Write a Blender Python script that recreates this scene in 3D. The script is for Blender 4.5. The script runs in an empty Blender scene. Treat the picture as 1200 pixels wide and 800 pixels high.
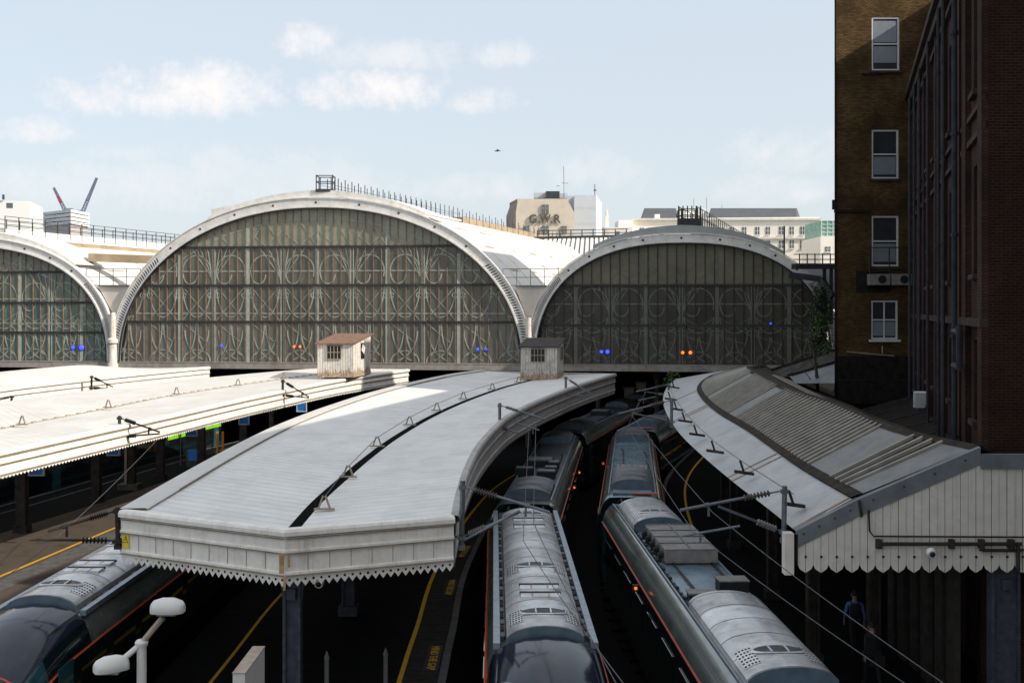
import bpy, bmesh, math, random
from mathutils import Vector, Matrix
random.seed(7)
R = math.radians
sc = bpy.context.scene
COL = sc.collection
CZ, F, HZ = 10.85, 1300.0, 362.0          # camera height over the rails, focal length and horizon of the surveyed photo

# ------------------------------------------------------------------ helpers
def P(px, py, Y): return Vector(((px-600)/F*Y, Y, CZ-(py-HZ)/F*Y))
def PZ(px, py, z): return P(px, py, (CZ-z)*F/(py-HZ))
def edge(pts, c0):                         # eave lines rise gently (2.2 %) toward the station
    return [P(x, y, (c0+.594)/((y-HZ)/F+.022)) for x, y in pts]
def spline(pts, n):
    pts = [Vector(p) for p in pts]; d = [0]
    for a, b in zip(pts, pts[1:]): d.append(d[-1]+(b-a).length)
    ext = [2*pts[0]-pts[1]]+pts+[2*pts[-1]-pts[-2]]
    out = []
    for i in range(n):
        s = d[-1]*i/(n-1); k = 0
        while k < len(pts)-2 and s > d[k+1]: k += 1
        t = (s-d[k])/max(1e-6, d[k+1]-d[k])
        a, b, c, e = ext[k:k+4]
        out.append(.5*((2*b)+(c-a)*t+(2*a-5*b+4*c-e)*t*t+(3*b-a-3*c+e)*t**3))
    return out

class MB:
    def __init__(s): s.v=[]; s.f=[]; s.m=[]; s.uv=[]
    def face(s, pts, m=0, uv=None):
        b=len(s.v); s.v+= [tuple(p) for p in pts]; s.f.append(list(range(b,b+len(pts)))); s.m.append(m)
        s.uv.append(uv or [(0,0)]*len(pts)); return s
    def grid(s, rows, m=0, uvs=None, closed=False):
        b=len(s.v); n=len(rows[0])
        for r in rows: s.v+=[tuple(p) for p in r]
        for i in range(len(rows)-1):
            for j in range(n-1 if not closed else n):
                k=(j+1)%n
                s.f.append([b+i*n+j,b+i*n+k,b+(i+1)*n+k,b+(i+1)*n+j]); s.m.append(m(i,j) if callable(m) else m)
                s.uv.append([uvs[i][j],uvs[i][k],uvs[i+1][k],uvs[i+1][j]] if uvs else [(0,0)]*4)
        return s
    def box(s, c, size, rot=None, m=0):
        c=Vector(c); x,y,z=[q/2 for q in size]
        co=[Vector((a*x,b*y,d*z)) for a,b,d in ((-1,-1,-1),(1,-1,-1),(1,1,-1),(-1,1,-1),(-1,-1,1),(1,-1,1),(1,1,1),(-1,1,1))]
        if rot is not None: co=[rot@q for q in co]
        co=[q+c for q in co]
        dims=((0,3,2,1,x,y),(4,5,6,7,x,y),(0,1,5,4,x,z),(2,3,7,6,x,z),(1,2,6,5,y,z),(3,0,4,7,y,z))
        for a,b,d,e,p,q in dims:
            s.face([co[a],co[b],co[d],co[e]],m,[(0,0),(2*p,0),(2*p,2*q),(0,2*q)])
        return s
    def beam(s, a, b, w, h, m=0):
        a=Vector(a); b=Vector(b); d=b-a; L=d.length
        if L<1e-5: return s
        y=d/L; up=Vector((0,0,1)) if abs(y.z)<.95 else Vector((1,0,0))
        x=y.cross(up).normalized(); z=x.cross(y)
        rot=Matrix((x,y,z)).transposed()
        return s.box((a+b)/2,(w,L,h),rot,m)
    def tube(s, pts, r, n=8, m=0, cap=True):
        pts=[Vector(p) for p in pts]; rows=[]
        rr = r if isinstance(r,(list,tuple)) else [r]*len(pts)
        prev=None
        for i,p in enumerate(pts):
            t=(pts[min(i+1,len(pts)-1)]-pts[max(i-1,0)])
            if t.length<1e-7: t=Vector((0,0,1))
            t.normalize()
            if prev is None:
                up=Vector((0,0,1)) if abs(t.z)<.9 else Vector((1,0,0)); x=t.cross(up).normalized()
            else:
                x=(prev-t*prev.dot(t)).normalized()
            prev=x; y=t.cross(x)
            rows.append([p+(x*math.cos(2*math.pi*k/n)+y*math.sin(2*math.pi*k/n))*rr[i] for k in range(n)])
        s.grid(rows,m,closed=True)
        if cap: s.face(rows[0][::-1],m); s.face(rows[-1],m)
        return s
    def lathe(s, prof, c, n=16, m=0, axis=None):
        c=Vector(c); rot=Vector((0,0,1)).rotation_difference(Vector(axis)).to_matrix() if axis is not None else Matrix.Identity(3)
        rows=[[c+rot@Vector((r*math.cos(2*math.pi*k/n),r*math.sin(2*math.pi*k/n),z)) for k in range(n)] for r,z in prof]
        return s.grid(rows,m,closed=True)
    def build(s, name, mats, parent=None, smooth=False):
        me=bpy.data.meshes.new(name); me.from_pydata(s.v,[],s.f)
        if not isinstance(mats,(list,tuple)): mats=[mats]
        for mm in mats: me.materials.append(mm)
        me.polygons.foreach_set('material_index',s.m)
        uvl=me.uv_layers.new(name='UVMap'); flat=[c for f in s.uv for u in f for c in u]
        uvl.data.foreach_set('uv',flat)
        bm=bmesh.new(); bm.from_mesh(me)
        bmesh.ops.remove_doubles(bm,verts=bm.verts,dist=1e-4)
        bmesh.ops.recalc_face_normals(bm,faces=bm.faces)
        bm.to_mesh(me); bm.free()
        if smooth:
            me.polygons.foreach_set('use_smooth',[True]*len(me.polygons))
            me.set_sharp_from_angle(angle=R(38))
        o=bpy.data.objects.new(name,me); COL.objects.link(o)
        if parent is not None:
            o.parent=parent; o.matrix_parent_inverse=parent_inv(parent)
        return o
def parent_inv(p):
    if p.type=='EMPTY' and not p.get('_local'): return Matrix.Translation(-p.location)
    return Matrix.Identity(4)
LOCAL=set()
def tag(o,label,cat,group=None):
    o['label']=label; o['category']=cat
    if group: o['group']=group
    return o
def thing(name,label,cat,loc=(0,0,0),group=None):
    o=bpy.data.objects.new(name,None); COL.objects.link(o); o.location=loc; o.empty_display_size=.3
    return tag(o,label,cat,group)
def part(mb,name,mats,parent,smooth=False,local=False):
    o=mb.build(name,mats,None,smooth); o.parent=parent
    if parent.type=='EMPTY' and not local: o.matrix_parent_inverse=Matrix.Translation(-parent.location)
    return o
def struct(mb,name,mats,smooth=False):
    o=mb.build(name,mats,None,smooth); o['kind']='structure'; return o

# ------------------------------------------------------------------ materials
def mat(name,col,rough=.6,metal=0,var=.25,scale=3,dirt=None,dirt_amt=.5,dirt_scale=1.2,streak=None,streak_amt=.4,bump=0,bump_scale=30,
        ribs=None,coat=0,spec=.5,ribdark=.25,emit=None,panels=None,pan_amt=.25):
    m=bpy.data.materials.new(name); m.use_nodes=True; nt=m.node_tree; N=nt.nodes; Lk=nt.links
    b=N['Principled BSDF']; b.inputs['Roughness'].default_value=rough; b.inputs['Metallic'].default_value=metal
    b.inputs['Specular IOR Level'].default_value=spec
    b.inputs['Coat Weight'].default_value=coat; b.inputs['Coat Roughness'].default_value=.06
    if emit: b.inputs['Emission Color'].default_value=(*col,1); b.inputs['Emission Strength'].default_value=emit
    tc=N.new('ShaderNodeTexCoord')
    def noise(sc_,det=5,vec=None,ro=.6):
        n=N.new('ShaderNodeTexNoise'); n.inputs['Scale'].default_value=sc_; n.inputs['Detail'].default_value=det; n.inputs['Roughness'].default_value=ro
        Lk.new(vec or tc.outputs['Object'],n.inputs['Vector']); return n.outputs['Fac']
    def mix(a,bb,f,mode='MIX'):
        x=N.new('ShaderNodeMix'); x.data_type='RGBA'; x.blend_type=mode
        for s,v in ((6,a),(7,bb),(0,f)):
            if hasattr(v,'is_output'): Lk.new(v,x.inputs[s])
            else: x.inputs[s].default_value=v if s==0 else (*v,1)
        return x.outputs[2]
    def mr(v,a,bb,c=0,d=1):
        x=N.new('ShaderNodeMapRange'); Lk.new(v,x.inputs[0]); x.inputs[1].default_value=a; x.inputs[2].default_value=bb; x.inputs[3].default_value=c; x.inputs[4].default_value=d
        return x.outputs[0]
    lo=tuple(c*(1-var) for c in col); hi=tuple(min(1,c*(1+var)) for c in col)
    c=mix(lo,hi,mr(noise(scale),.3,.7))
    if dirt: c=mix(c,dirt,mr(noise(dirt_scale,8,ro=.7),.48,.75,0,dirt_amt))
    if streak:
        mp=N.new('ShaderNodeMapping'); mp.inputs['Scale'].default_value=(9,9,.5); Lk.new(tc.outputs['Object'],mp.inputs['Vector'])
        c=mix(c,streak,mr(noise(1.0,5,mp.outputs['Vector']),.55,.8,0,streak_amt))
    if panels:
        uv=N.new('ShaderNodeUVMap'); sn=N.new('ShaderNodeVectorMath'); sn.operation='DIVIDE'; sn.inputs[1].default_value=(panels[0],panels[1],1); Lk.new(uv.outputs[0],sn.inputs[0])
        fl=N.new('ShaderNodeVectorMath'); fl.operation='FLOOR'; Lk.new(sn.outputs[0],fl.inputs[0])
        wn=N.new('ShaderNodeTexWhiteNoise'); wn.noise_dimensions='2D'; Lk.new(fl.outputs[0],wn.inputs['Vector'])
        c=mix((0,0,0),c,mr(wn.outputs['Value'],0,1,1-pan_amt,1))
    hgt=None
    if ribs:
        uv=N.new('ShaderNodeUVMap'); sp=N.new('ShaderNodeSeparateXYZ'); Lk.new(uv.outputs[0],sp.inputs[0])
        ma=N.new('ShaderNodeMath'); ma.operation='MULTIPLY'; ma.inputs[1].default_value=1/ribs; Lk.new(sp.outputs[1],ma.inputs[0])
        fr=N.new('ShaderNodeMath'); fr.operation='FRACT'; Lk.new(ma.outputs[0],fr.inputs[0])
        pp=N.new('ShaderNodeMath'); pp.operation='PINGPONG'; pp.inputs[1].default_value=.5; Lk.new(fr.outputs[0],pp.inputs[0])
        hgt=mr(pp.outputs[0],0,.16)
        x=N.new('ShaderNodeMath'); x.operation='SUBTRACT'; x.inputs[0].default_value=1; Lk.new(hgt,x.inputs[1])
        f=N.new('ShaderNodeMath'); f.operation='MULTIPLY'; f.inputs[1].default_value=ribdark; Lk.new(x.outputs[0],f.inputs[0])
        c=mix(c,tuple(q*.35 for q in col),f.outputs[0])
    Lk.new(c,b.inputs['Base Color'])
    if metal or rough<.5:
        Lk.new(mr(noise(scale*2.3),.3,.7,max(.03,rough*.7),min(1,rough*1.4)),b.inputs['Roughness'])
    if bump or hgt is not None:
        bp=N.new('ShaderNodeBump'); bp.inputs['Strength'].default_value=bump or .5
        bp.inputs['Distance'].default_value=.03
        Lk.new(hgt if hgt is not None else noise(bump_scale,6),bp.inputs['Height']); Lk.new(bp.outputs[0],b.inputs['Normal'])
    return m
def brick(name,c1,c2,mortar,grime,amt):
    m=mat(name,c1,.9,var=.2,spec=.08); nt=m.node_tree; N=nt.nodes; Lk=nt.links; b=N['Principled BSDF']
    uv=N.new('ShaderNodeUVMap'); bt=N.new('ShaderNodeTexBrick')
    bt.inputs['Color1'].default_value=(*c1,1); bt.inputs['Color2'].default_value=(*c2,1); bt.inputs['Mortar'].default_value=(*mortar,1)
    bt.inputs['Scale'].default_value=1; bt.inputs['Mortar Size'].default_value=.009; bt.inputs['Brick Width'].default_value=.225; bt.inputs['Row Height'].default_value=.078
    bt.inputs['Bias'].default_value=-.15
    Lk.new(uv.outputs[0],bt.inputs['Vector'])
    n=N.new('ShaderNodeTexNoise'); n.inputs['Scale'].default_value=.45; n.inputs['Detail'].default_value=9; n.inputs['Roughness'].default_value=.68
    tc=N.new('ShaderNodeTexCoord'); Lk.new(tc.outputs['Object'],n.inputs['Vector'])
    r=N.new('ShaderNodeMapRange'); Lk.new(n.outputs['Fac'],r.inputs[0]); r.inputs[1].default_value=.38; r.inputs[2].default_value=.68; r.inputs[4].default_value=amt
    x=N.new('ShaderNodeMix'); x.data_type='RGBA'; Lk.new(r.outputs[0],x.inputs[0]); Lk.new(bt.outputs['Color'],x.inputs[6]); x.inputs[7].default_value=(*grime,1)
    Lk.new(x.outputs[2],b.inputs['Base Color'])
    bp=N.new('ShaderNodeBump'); bp.inputs['Strength'].default_value=.5; bp.inputs['Distance'].default_value=.01; bp.invert=True
    Lk.new(bt.outputs['Fac'],bp.inputs['Height']); Lk.new(bp.outputs[0],b.inputs['Normal'])
    return m

m_ground=mat('ballast',(.006,.0055,.005),.95,spec=0.06,var=.5,scale=6,bump=.5,bump_scale=14)
m_plat=mat('platform_asphalt',(.10,.078,.062),.9,spec=0.06,var=.3,scale=1.2,dirt=(.05,.045,.04),dirt_amt=.7)
m_platg=mat('platform_paving',(.008,.008,.0085),.9,spec=0.06,var=.3,scale=2,ribs=.6,ribdark=.5)
m_tact=mat('tactile_paving',(.034,.029,.025),.9,spec=0.06,var=.3,scale=2,ribs=.4,ribdark=.5)
m_cope=mat('coping',(.11,.105,.10),.85,spec=0.06,var=.3)
m_yel=mat('yellow_paint',(.62,.36,.03),.7,spec=0.06,var=.3,dirt=(.15,.1,.04),dirt_amt=.5,dirt_scale=3)
m_yelp=mat('bright_yellow',(.85,.68,.04),.5,var=.1)
m_white=mat('white_sheet',(.82,.79,.75),.55,var=.07,scale=1.5,ribs=.5,ribdark=.26,dirt=(.50,.48,.44),dirt_amt=.5,dirt_scale=.7,panels=(1.01,2.0),pan_amt=.07)
m_white2=mat('white_sheet_sunny',(.70,.665,.615),.6,var=.06,scale=1.2,ribs=.5,ribdark=.12,dirt=(.50,.44,.37),dirt_amt=.5,dirt_scale=.5,panels=(1.01,2.0),pan_amt=.08)  # sunlit copy of the white sheet, warm tone put into the colour
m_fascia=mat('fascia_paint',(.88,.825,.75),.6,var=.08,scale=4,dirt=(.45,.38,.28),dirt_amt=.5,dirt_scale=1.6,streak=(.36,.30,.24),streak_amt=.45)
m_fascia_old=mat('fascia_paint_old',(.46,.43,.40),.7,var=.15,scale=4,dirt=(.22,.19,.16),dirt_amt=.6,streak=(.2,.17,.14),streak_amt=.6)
m_trim=mat('grime_line',(.30,.25,.19),.8,var=.3)
m_rust=mat('rust',(.50,.30,.12),.9,var=.5,scale=5)
m_slot=mat('gutter_lead',(.045,.043,.042),.8,spec=0.06,var=.4)
m_board=mat('gable_boards',(.78,.72,.635),.7,var=.12,scale=5,dirt=(.38,.34,.29),dirt_amt=.5,dirt_scale=2.5,streak=(.30,.27,.23),streak_amt=.5)
m_flash=mat('lead_flashing',(.19,.20,.215),.6,var=.2,scale=2,dirt=(.1,.095,.09),dirt_amt=.6)
m_rpan=mat('grey_sheet',(.47,.475,.475),.6,var=.1,scale=1.2,ribs=.22,ribdark=.10,dirt=(.33,.27,.20),dirt_amt=.65,dirt_scale=.8)
m_stripg=mat('grey_strip',(.20,.195,.185),.6,var=.2,scale=2,dirt=(.16,.14,.12),dirt_amt=.6)
m_ribg=mat('old_glazing',(.018,.016,.014),.55,spec=0.06,var=.5,scale=3,dirt=(.16,.14,.11),dirt_amt=.5,dirt_scale=1.5)
m_rib=mat('glazing_bar',(.30,.27,.225),.55,var=.35,scale=3,dirt=(.1,.085,.06),dirt_amt=.7,dirt_scale=1.5)
m_brown=mat('brown_strip',(.05,.04,.032),.85,spec=0.06,var=.4,scale=3)
m_roofd=mat('dark_roof',(.05,.047,.045),.75,spec=0.06,var=.4,scale=1,dirt=(.2,.18,.15),dirt_amt=.6)
m_iron=mat('grey_iron',(.075,.08,.098),.6,spec=0.06,var=.3,scale=5,dirt=(.05,.05,.055),dirt_amt=.5)
m_irond=mat('dark_iron',(.05,.042,.036),.7,spec=0.06,var=.4)
m_galv=mat('galvanised',(.16,.17,.185),.45,metal=.5,var=.25,scale=5)
m_galvd=mat('dark_steel',(.05,.052,.056),.5,metal=.3,var=.3)
m_ins=mat('insulator',(.10,.075,.06),.35,var=.3)
m_insd=mat('insulator_grey',(.16,.15,.145),.4,var=.3)
m_black=mat('black',(.008,.008,.009),.6,var=.3)
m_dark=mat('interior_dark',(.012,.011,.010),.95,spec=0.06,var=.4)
m_wire=mat('wire',(.10,.10,.10),.5,metal=.5)
m_green=mat('train_green',(.004,.012,.013),.12,var=.2,coat=.8)
m_teal=mat('nose_green',(.02,.075,.095),.15,var=.2,coat=.8)
m_dome=mat('nose_dark',(.012,.018,.034),.10,var=.2,spec=.45)
m_should=mat('train_shoulder',(.19,.215,.195),.2,metal=.45,var=.2,scale=.8,dirt=(.07,.065,.045),dirt_amt=.6,dirt_scale=.5,coat=.5)
m_trough=mat('steel_trough',(.26,.31,.345),.35,metal=.5,var=.2)
m_deck=mat('train_deck',(.17,.25,.30),.26,metal=.3,var=.2,scale=.8,dirt=(.05,.06,.065),dirt_amt=.7,dirt_scale=.9)
m_deckd=mat('train_deck_dark',(.050,.060,.070),.5,var=.35,dirt=(.02,.02,.02),dirt_amt=.6)
m_pod=mat('silver_pod',(.74,.74,.735),.36,metal=.2,coat=.3,var=.14,scale=1.4,dirt=(.20,.185,.17),dirt_amt=.8,dirt_scale=1.6,panels=(30,1.12),pan_amt=.35)  # per-panel tones stand in for differing reflections along the pod
m_podd=mat('dull_pod',(.17,.175,.185),.42,metal=.2,var=.3,scale=1.4,dirt=(.06,.06,.06),dirt_amt=.8,dirt_scale=1.6,panels=(30,1.12),pan_amt=.4)  # panel tones imitate uneven reflections here too
m_podend=mat('pod_end',(.09,.13,.165),.45,var=.25)
m_box=mat('roof_box',(.23,.205,.185),.6,var=.25,dirt=(.08,.075,.07),dirt_amt=.6)
m_orange=mat('orange_line',(.60,.085,.02),.4,var=.1)
m_glassd=mat('train_window',(.004,.005,.006),.06,var=.1,coat=1)
m_screen=mat('windscreen',(.02,.06,.07),.06,var=.1,coat=1)
m_lime=mat('lime_panel',(.18,.50,.02),.45,var=.25,scale=2)
m_ltr=mat('white_letter',(.8,.8,.78),.6,var=.05)
m_blue=mat('blue_sign',(.03,.22,.62),.5,var=.1)
m_orpost=mat('orange_post',(.65,.22,.02),.6,var=.2)
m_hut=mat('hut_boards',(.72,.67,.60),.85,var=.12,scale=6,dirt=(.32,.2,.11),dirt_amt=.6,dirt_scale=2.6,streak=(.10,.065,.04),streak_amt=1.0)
m_hutd=mat('hut_boards_shade',(.58,.54,.48),.85,var=.15,scale=6,dirt=(.16,.12,.08),dirt_amt=.75,dirt_scale=2,streak=(.05,.038,.025),streak_amt=.9)  # shaded copy of the hut boards, shade put into the colour
m_rot=mat('rotten_board',(.36,.25,.16),.9,var=.6,scale=9,dirt=(.65,.6,.52),dirt_amt=.9,dirt_scale=7,streak=(.06,.04,.025),streak_amt=.9)
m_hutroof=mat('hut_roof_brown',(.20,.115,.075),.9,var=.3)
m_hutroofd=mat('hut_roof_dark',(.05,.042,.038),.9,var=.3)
m_rim=mat('rim_paint',(.74,.715,.67),.6,var=.1,scale=2,dirt=(.35,.28,.2),dirt_amt=.5,dirt_scale=1.5)
m_rimg=mat('rim_cladding',(.34,.36,.34),.6,var=.12,scale=1,dirt=(.28,.28,.25),dirt_amt=.5)
m_rimorn=mat('rim_ornament',(.045,.047,.055),.7,var=.4)
m_beam=mat('base_beam',(.36,.32,.28),.7,var=.2,dirt=(.14,.1,.07),dirt_amt=.8,dirt_scale=.7)
m_mull=mat('mullion_sunlit',(.24,.155,.095),.75,var=.35,scale=4)  # warm sunlight on the mullions is put into their colour
m_mulld=mat('mullion_shaded',(.05,.034,.026),.75,var=.35,scale=4)  # mullion copy darkened in colour for the shadowed right arch
m_trans=mat('transom',(.035,.032,.03),.7,var=.3)
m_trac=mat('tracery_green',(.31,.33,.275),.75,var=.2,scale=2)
m_tracd=mat('tracery_shaded',(.15,.155,.128),.75,var=.2,scale=2)  # tracery copy darkened in colour for the arch in shadow
def glassm(n,c,spec=.4): return mat(n,c,.3,var=.28,scale=.35,dirt=tuple(q*.55 for q in c),dirt_amt=.6,dirt_scale=.8,spec=spec)
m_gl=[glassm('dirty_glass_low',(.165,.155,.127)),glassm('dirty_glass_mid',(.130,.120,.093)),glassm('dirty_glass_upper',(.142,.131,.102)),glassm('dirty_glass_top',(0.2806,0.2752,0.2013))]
m_gr=[glassm('shade_glass_low',(0.0754,0.0700,0.0562),.2),glassm('shade_glass_mid',(0.0650,0.0607,0.0475),.2),glassm('shade_glass_top',(0.1625,0.1478,0.1063),.2)]  # right arch glass: darker copies with the shade put into the colour
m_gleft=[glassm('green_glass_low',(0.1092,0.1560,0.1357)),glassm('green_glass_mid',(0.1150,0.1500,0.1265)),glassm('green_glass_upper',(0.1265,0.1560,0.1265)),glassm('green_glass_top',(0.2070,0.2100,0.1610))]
m_shed=mat('shed_roof_white',(.68,.645,.60),.7,var=.05,scale=.6,dirt=(.62,.58,.52),dirt_amt=.4,dirt_scale=.3)
m_shedin=mat('shed_roof_side',(.03,.03,.03),.9)
m_gutter=mat('ochre_gutter',(.33,.25,.155),.8,var=.25,scale=1)
m_valley=mat('valley_panel',(.60,.54,.47),.7,var=.08)
m_cream=mat('cream_render',(.86,.80,.71),.8,var=.05,scale=.3)
m_stone=mat('stone_render',(.56,.49,.40),.85,var=.1,scale=.5,streak=(.25,.2,.15),streak_amt=.3)
m_stoned=mat('stone_shade',(.30,.25,.20),.85,var=.1,scale=.5)  # stone copy darkened in colour for the face turned from the sun
m_clad=mat('grey_cladding',(.50,.53,.57),.5,var=.06,scale=.3,ribs=3,ribdark=.15)
m_slate=mat('slate',(.085,.09,.10),.6,var=.15,scale=.6)
m_winp=mat('far_window',(.10,.13,.14),.3,var=.2)
m_letter=mat('sign_letter',(.085,.065,.055),.7,var=.2)
m_grglass=mat('green_curtain_glass',(.16,.38,.30),.25,var=.2,scale=.4)
m_whiteb=mat('white_block',(.78,.77,.75),.8,var=.04)
m_conc=mat('concrete_floor',(.50,.47,.44),.85,var=.1)
m_concd=mat('floor_void',(.10,.11,.13),.8,var=.3)
m_crane=mat('crane_grey',(.16,.18,.24),.6); m_craner=mat('crane_red',(.32,.05,.06),.6)
m_brickd=brick('dark_brick',(.036,.017,.012),(.058,.024,.016),(.066,.047,.038),(.012,.008,.007),.65)
m_brickside=brick('sooty_brick',(.052,.029,.024),(.080,.043,.034),(.022,.016,.014),(.016,.010,.009),.75)
m_brickb=brick('stock_brick',(.165,.100,.040),(.075,.045,.020),(.032,.023,.014),(.026,.018,.010),.95)
m_sill=mat('stone_sill',(.055,.043,.036),.85,spec=0.06,var=.3)
m_darkr=mat('dark_render',(.022,.019,.017),.9,spec=0.06,var=.4)
m_shadeboard=mat('shaded_boards',(.05,.043,.037),.85,spec=0.06,var=.3)  # boards coloured dark to stand in for shade under the canopy
m_pipe=mat('downpipe',(.040,.043,.052),.45,spec=0.06,var=.3)
m_sash=mat('sash_paint',(.58,.58,.58),.5,var=.08)
m_pane=mat('window_pane',(.035,.038,.042),.15,var=.3,scale=.8)
m_blind=mat('window_blind',(.20,.22,.24),.4,var=.1)
m_lamp=mat('lamp_white',(.78,.75,.70),.5,var=.06,dirt=(.5,.45,.38),dirt_amt=.4,dirt_scale=6)
m_glob=mat('lamp_lens',(.25,.25,.24),.25,var=.2)
m_anch=mat('anchor_galv',(.30,.24,.18),.7,var=.3)
m_pale=mat('stained_strip',(.26,.22,.17),.8,var=.3,dirt=(.1,.09,.08),dirt_amt=.6)
m_wood=mat('weathered_wood',(.42,.34,.26),.85,var=.25,scale=6)
m_skin=mat('skin',(.42,.20,.13),.6,var=.1); m_hair=mat('hair',(.012,.009,.007),.8)
m_shirt=mat('blue_shirt',(.10,.20,.46),.85,var=.15); m_suit=mat('dark_suit',(.010,.010,.013),.85)
m_leaf=mat('leaf',(.018,.03,.010),.7,var=.5,scale=1.5); m_leaf2=mat('leaf_bright',(.05,.10,.02),.7,var=.4,scale=3); m_bark=mat('bark',(.05,.04,.03),.9)
m_lblue=mat('blue_light',(.03,.05,1.0),.4,emit=3); m_lor=mat('orange_light',(1.0,.16,.02),.4,emit=2.2); m_lred=mat('red_light',(1.0,.05,.02),.4,emit=.8); m_lamb=mat('amber_light',(1.0,.22,.03),.4,emit=.9)
m_bird=mat('bird_grey',(.12,.12,.13),.8)

# ------------------------------------------------------------------ ground, tracks, platforms
g=MB(); g.face([(-900,-60,0),(900,-60,0),(900,2500,0),(-900,2500,0)]); struct(g,'ground',m_ground)
TR={'a':[(1.0,8),(.73,23.8),(.46,40.5),(2.9,65),(9.4,88),(18,115)],
    'b':[(5.55,12),(5.2,28.9),(4.65,42.6),(7.2,66.2),(14,88.5),(23,115)],
    'c':[(-11.2,8),(-11.25,28),(-11.1,45),(-9.8,58),(-6.2,76),(-1,95),(5,115)],
    'd':[(-30.6,30),(-28.2,52),(-25.6,70),(-22.4,85),(-17,105)]}
def railway(pts):
    s=spline([(x,y,.0) for x,y in pts],90); rl=MB()
    for off in (-.7175,.7175):
        L=[]
        for i,p in enumerate(s):
            t=(s[min(i+1,89)]-s[max(i-1,0)]).normalized(); n=Vector((t.y,-t.x,0)); L.append(p+n*off)
        for a,b in zip(L,L[1:]): rl.beam(a+Vector((0,0,.16)),b+Vector((0,0,.16)),.07,.14)
    for i in range(0,90):
        p=s[i]; t=(s[min(i+1,89)]-s[max(i-1,0)]).normalized(); n=Vector((t.y,-t.x,0))
        rl.beam(p-n*1.25+Vector((0,0,.05)),p+n*1.25+Vector((0,0,.05)),.26,.09,1)
    struct(rl,'railway_track',[m_galvd,m_ground])
for k in TR: railway(TR[k])
def platform(left,right,mats_left,name,z=.95):
    n=70; A=spline([(x,y,z) for x,y in left],n); B=spline([(x,y,z) for x,y in right],n)
    g=MB(); uv=[]; rows=[]; d=0
    for i in range(n):
        if i: d+=(A[i]-A[i-1]).length
        rows.append([A[i].lerp(B[i],t) for t in (0,.33,.66,1)]); uv.append([(0,d)]*4)
    g.grid(rows,mats_left,uv)
    dn=Vector((0,0,-.95))
    for E in (A,B): g.grid([E,[p+dn for p in E]],2)
    g.face([A[0],B[0],B[0]+dn,A[0]+dn],2); g.face([A[-1],B[-1],B[-1]+dn,A[-1]+dn],2)
    struct(g,name,[m_platg,m_plat,m_darkr]); return A,B
P1L=[(-9.55,10),(-9.55,28),(-9.4,42),(-8.2,56),(-4.6,75),(1,95)]; P1R=[(-1.72,10),(-1.76,29.4),(-1.72,34.5),(-1.63,42.5),(-.6,55),(1.1,65),(6.5,84),(11,97)]
P2L=[(-34,10),(-29.5,40),(-25.9,55.7),(-22.6,75),(-17.5,95)]; P2R=[(-12.95,10),(-12.95,30),(-12.9,45),(-11.6,58),(-8,76),(-3,95)]
P3L=[(7.2,10),(6.95,28.9),(6.4,42.6),(8.8,64),(15.2,86),(19,97)]; P3R=[(40,10),(40,28.9),(40,42.6),(41,64),(44,86),(46,97)]
platform(P1L,P1R,0,'platform'); platform(P2L,P2R,lambda i,j:0 if j==0 else 1,'platform'); platform(P3L,P3R,0,'platform')
def ribbon(pts,w,z,name,m,off=0,n=60,rib=False):
    s=spline([(x,y,z) for x,y in pts],n); g=MB(); rows=[];uv=[];d=0
    for i,p in enumerate(s):
        t=(s[min(i+1,n-1)]-s[max(i-1,0)]).normalized(); nn=Vector((t.y,-t.x,0))
        if i: d+=(s[i]-s[i-1]).length
        rows.append([p+nn*(off-w/2),p+nn*(off+w/2)]); uv.append([(0,d)]*2)
    g.grid(rows,0,uv); return struct(g,name,m)
ribbon(P1R,.22,.956,'platform_coping',m_cope,-.11); ribbon(P1R,.95,.953,'tactile_strip',m_tact,-.72)
ribbon(P1R,.13,.958,'yellow_line',m_yel,-1.24); ribbon([(-8.0,12),(-8.0,30),(-7.95,40),(-6.8,56)],.10,.957,'yellow_line',m_yel)
ribbon(P3L,.22,.956,'platform_coping',m_cope,.11); ribbon(P3L,.12,.958,'yellow_line',m_yel,1.25)
ribbon(P2L,.3,.956,'platform_coping',m_cope,.15); ribbon(P2L,.12,.957,'white_line',m_cope,1.5)
ribbon([(-21.5,20),(-18.97,41.1),(-17.8,51.5),(-16.4,60),(-12.5,78)],.16,.958,'yellow_line',m_yel)
ribbon([(-21.5,20),(-18.97,41.1),(-17.8,51.5),(-16.4,60),(-12.5,78)],1.0,.954,'platform_coping',m_cope,.75)

def text(body,size,name,m,extrude=.01,loc=(0,0,0),rot=None,parent=None,sx=1,bold=0):
    cu=bpy.data.curves.new(name,'FONT'); cu.body=body; cu.size=size; cu.align_x='CENTER'; cu.align_y='CENTER'; cu.extrude=extrude; cu.offset=bold; cu.resolution_u=3
    o=bpy.data.objects.new(name,cu); COL.objects.link(o)
    dg=bpy.context.evaluated_depsgraph_get(); me=bpy.data.meshes.new_from_object(o.evaluated_get(dg)); me.name=name
    bpy.data.objects.remove(o); me.materials.clear(); me.materials.append(m)
    M=Matrix.Translation(loc)@(rot.to_4x4() if rot is not None else Matrix.Identity(4))@Matrix.Diagonal((sx,1,1,1)); me.transform(M)
    o=bpy.data.objects.new(name,me); COL.objects.link(o)
    if parent is not None:
        o.parent=parent
        if parent.type=='EMPTY': o.matrix_parent_inverse=Matrix.Translation(-parent.location)
    return o
mg=[(-2.24,31.5,.0,'nearest'),(-2.2,39.5,.02,'middle'),(-1.95,45.3,.1,'farthest')]
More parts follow.
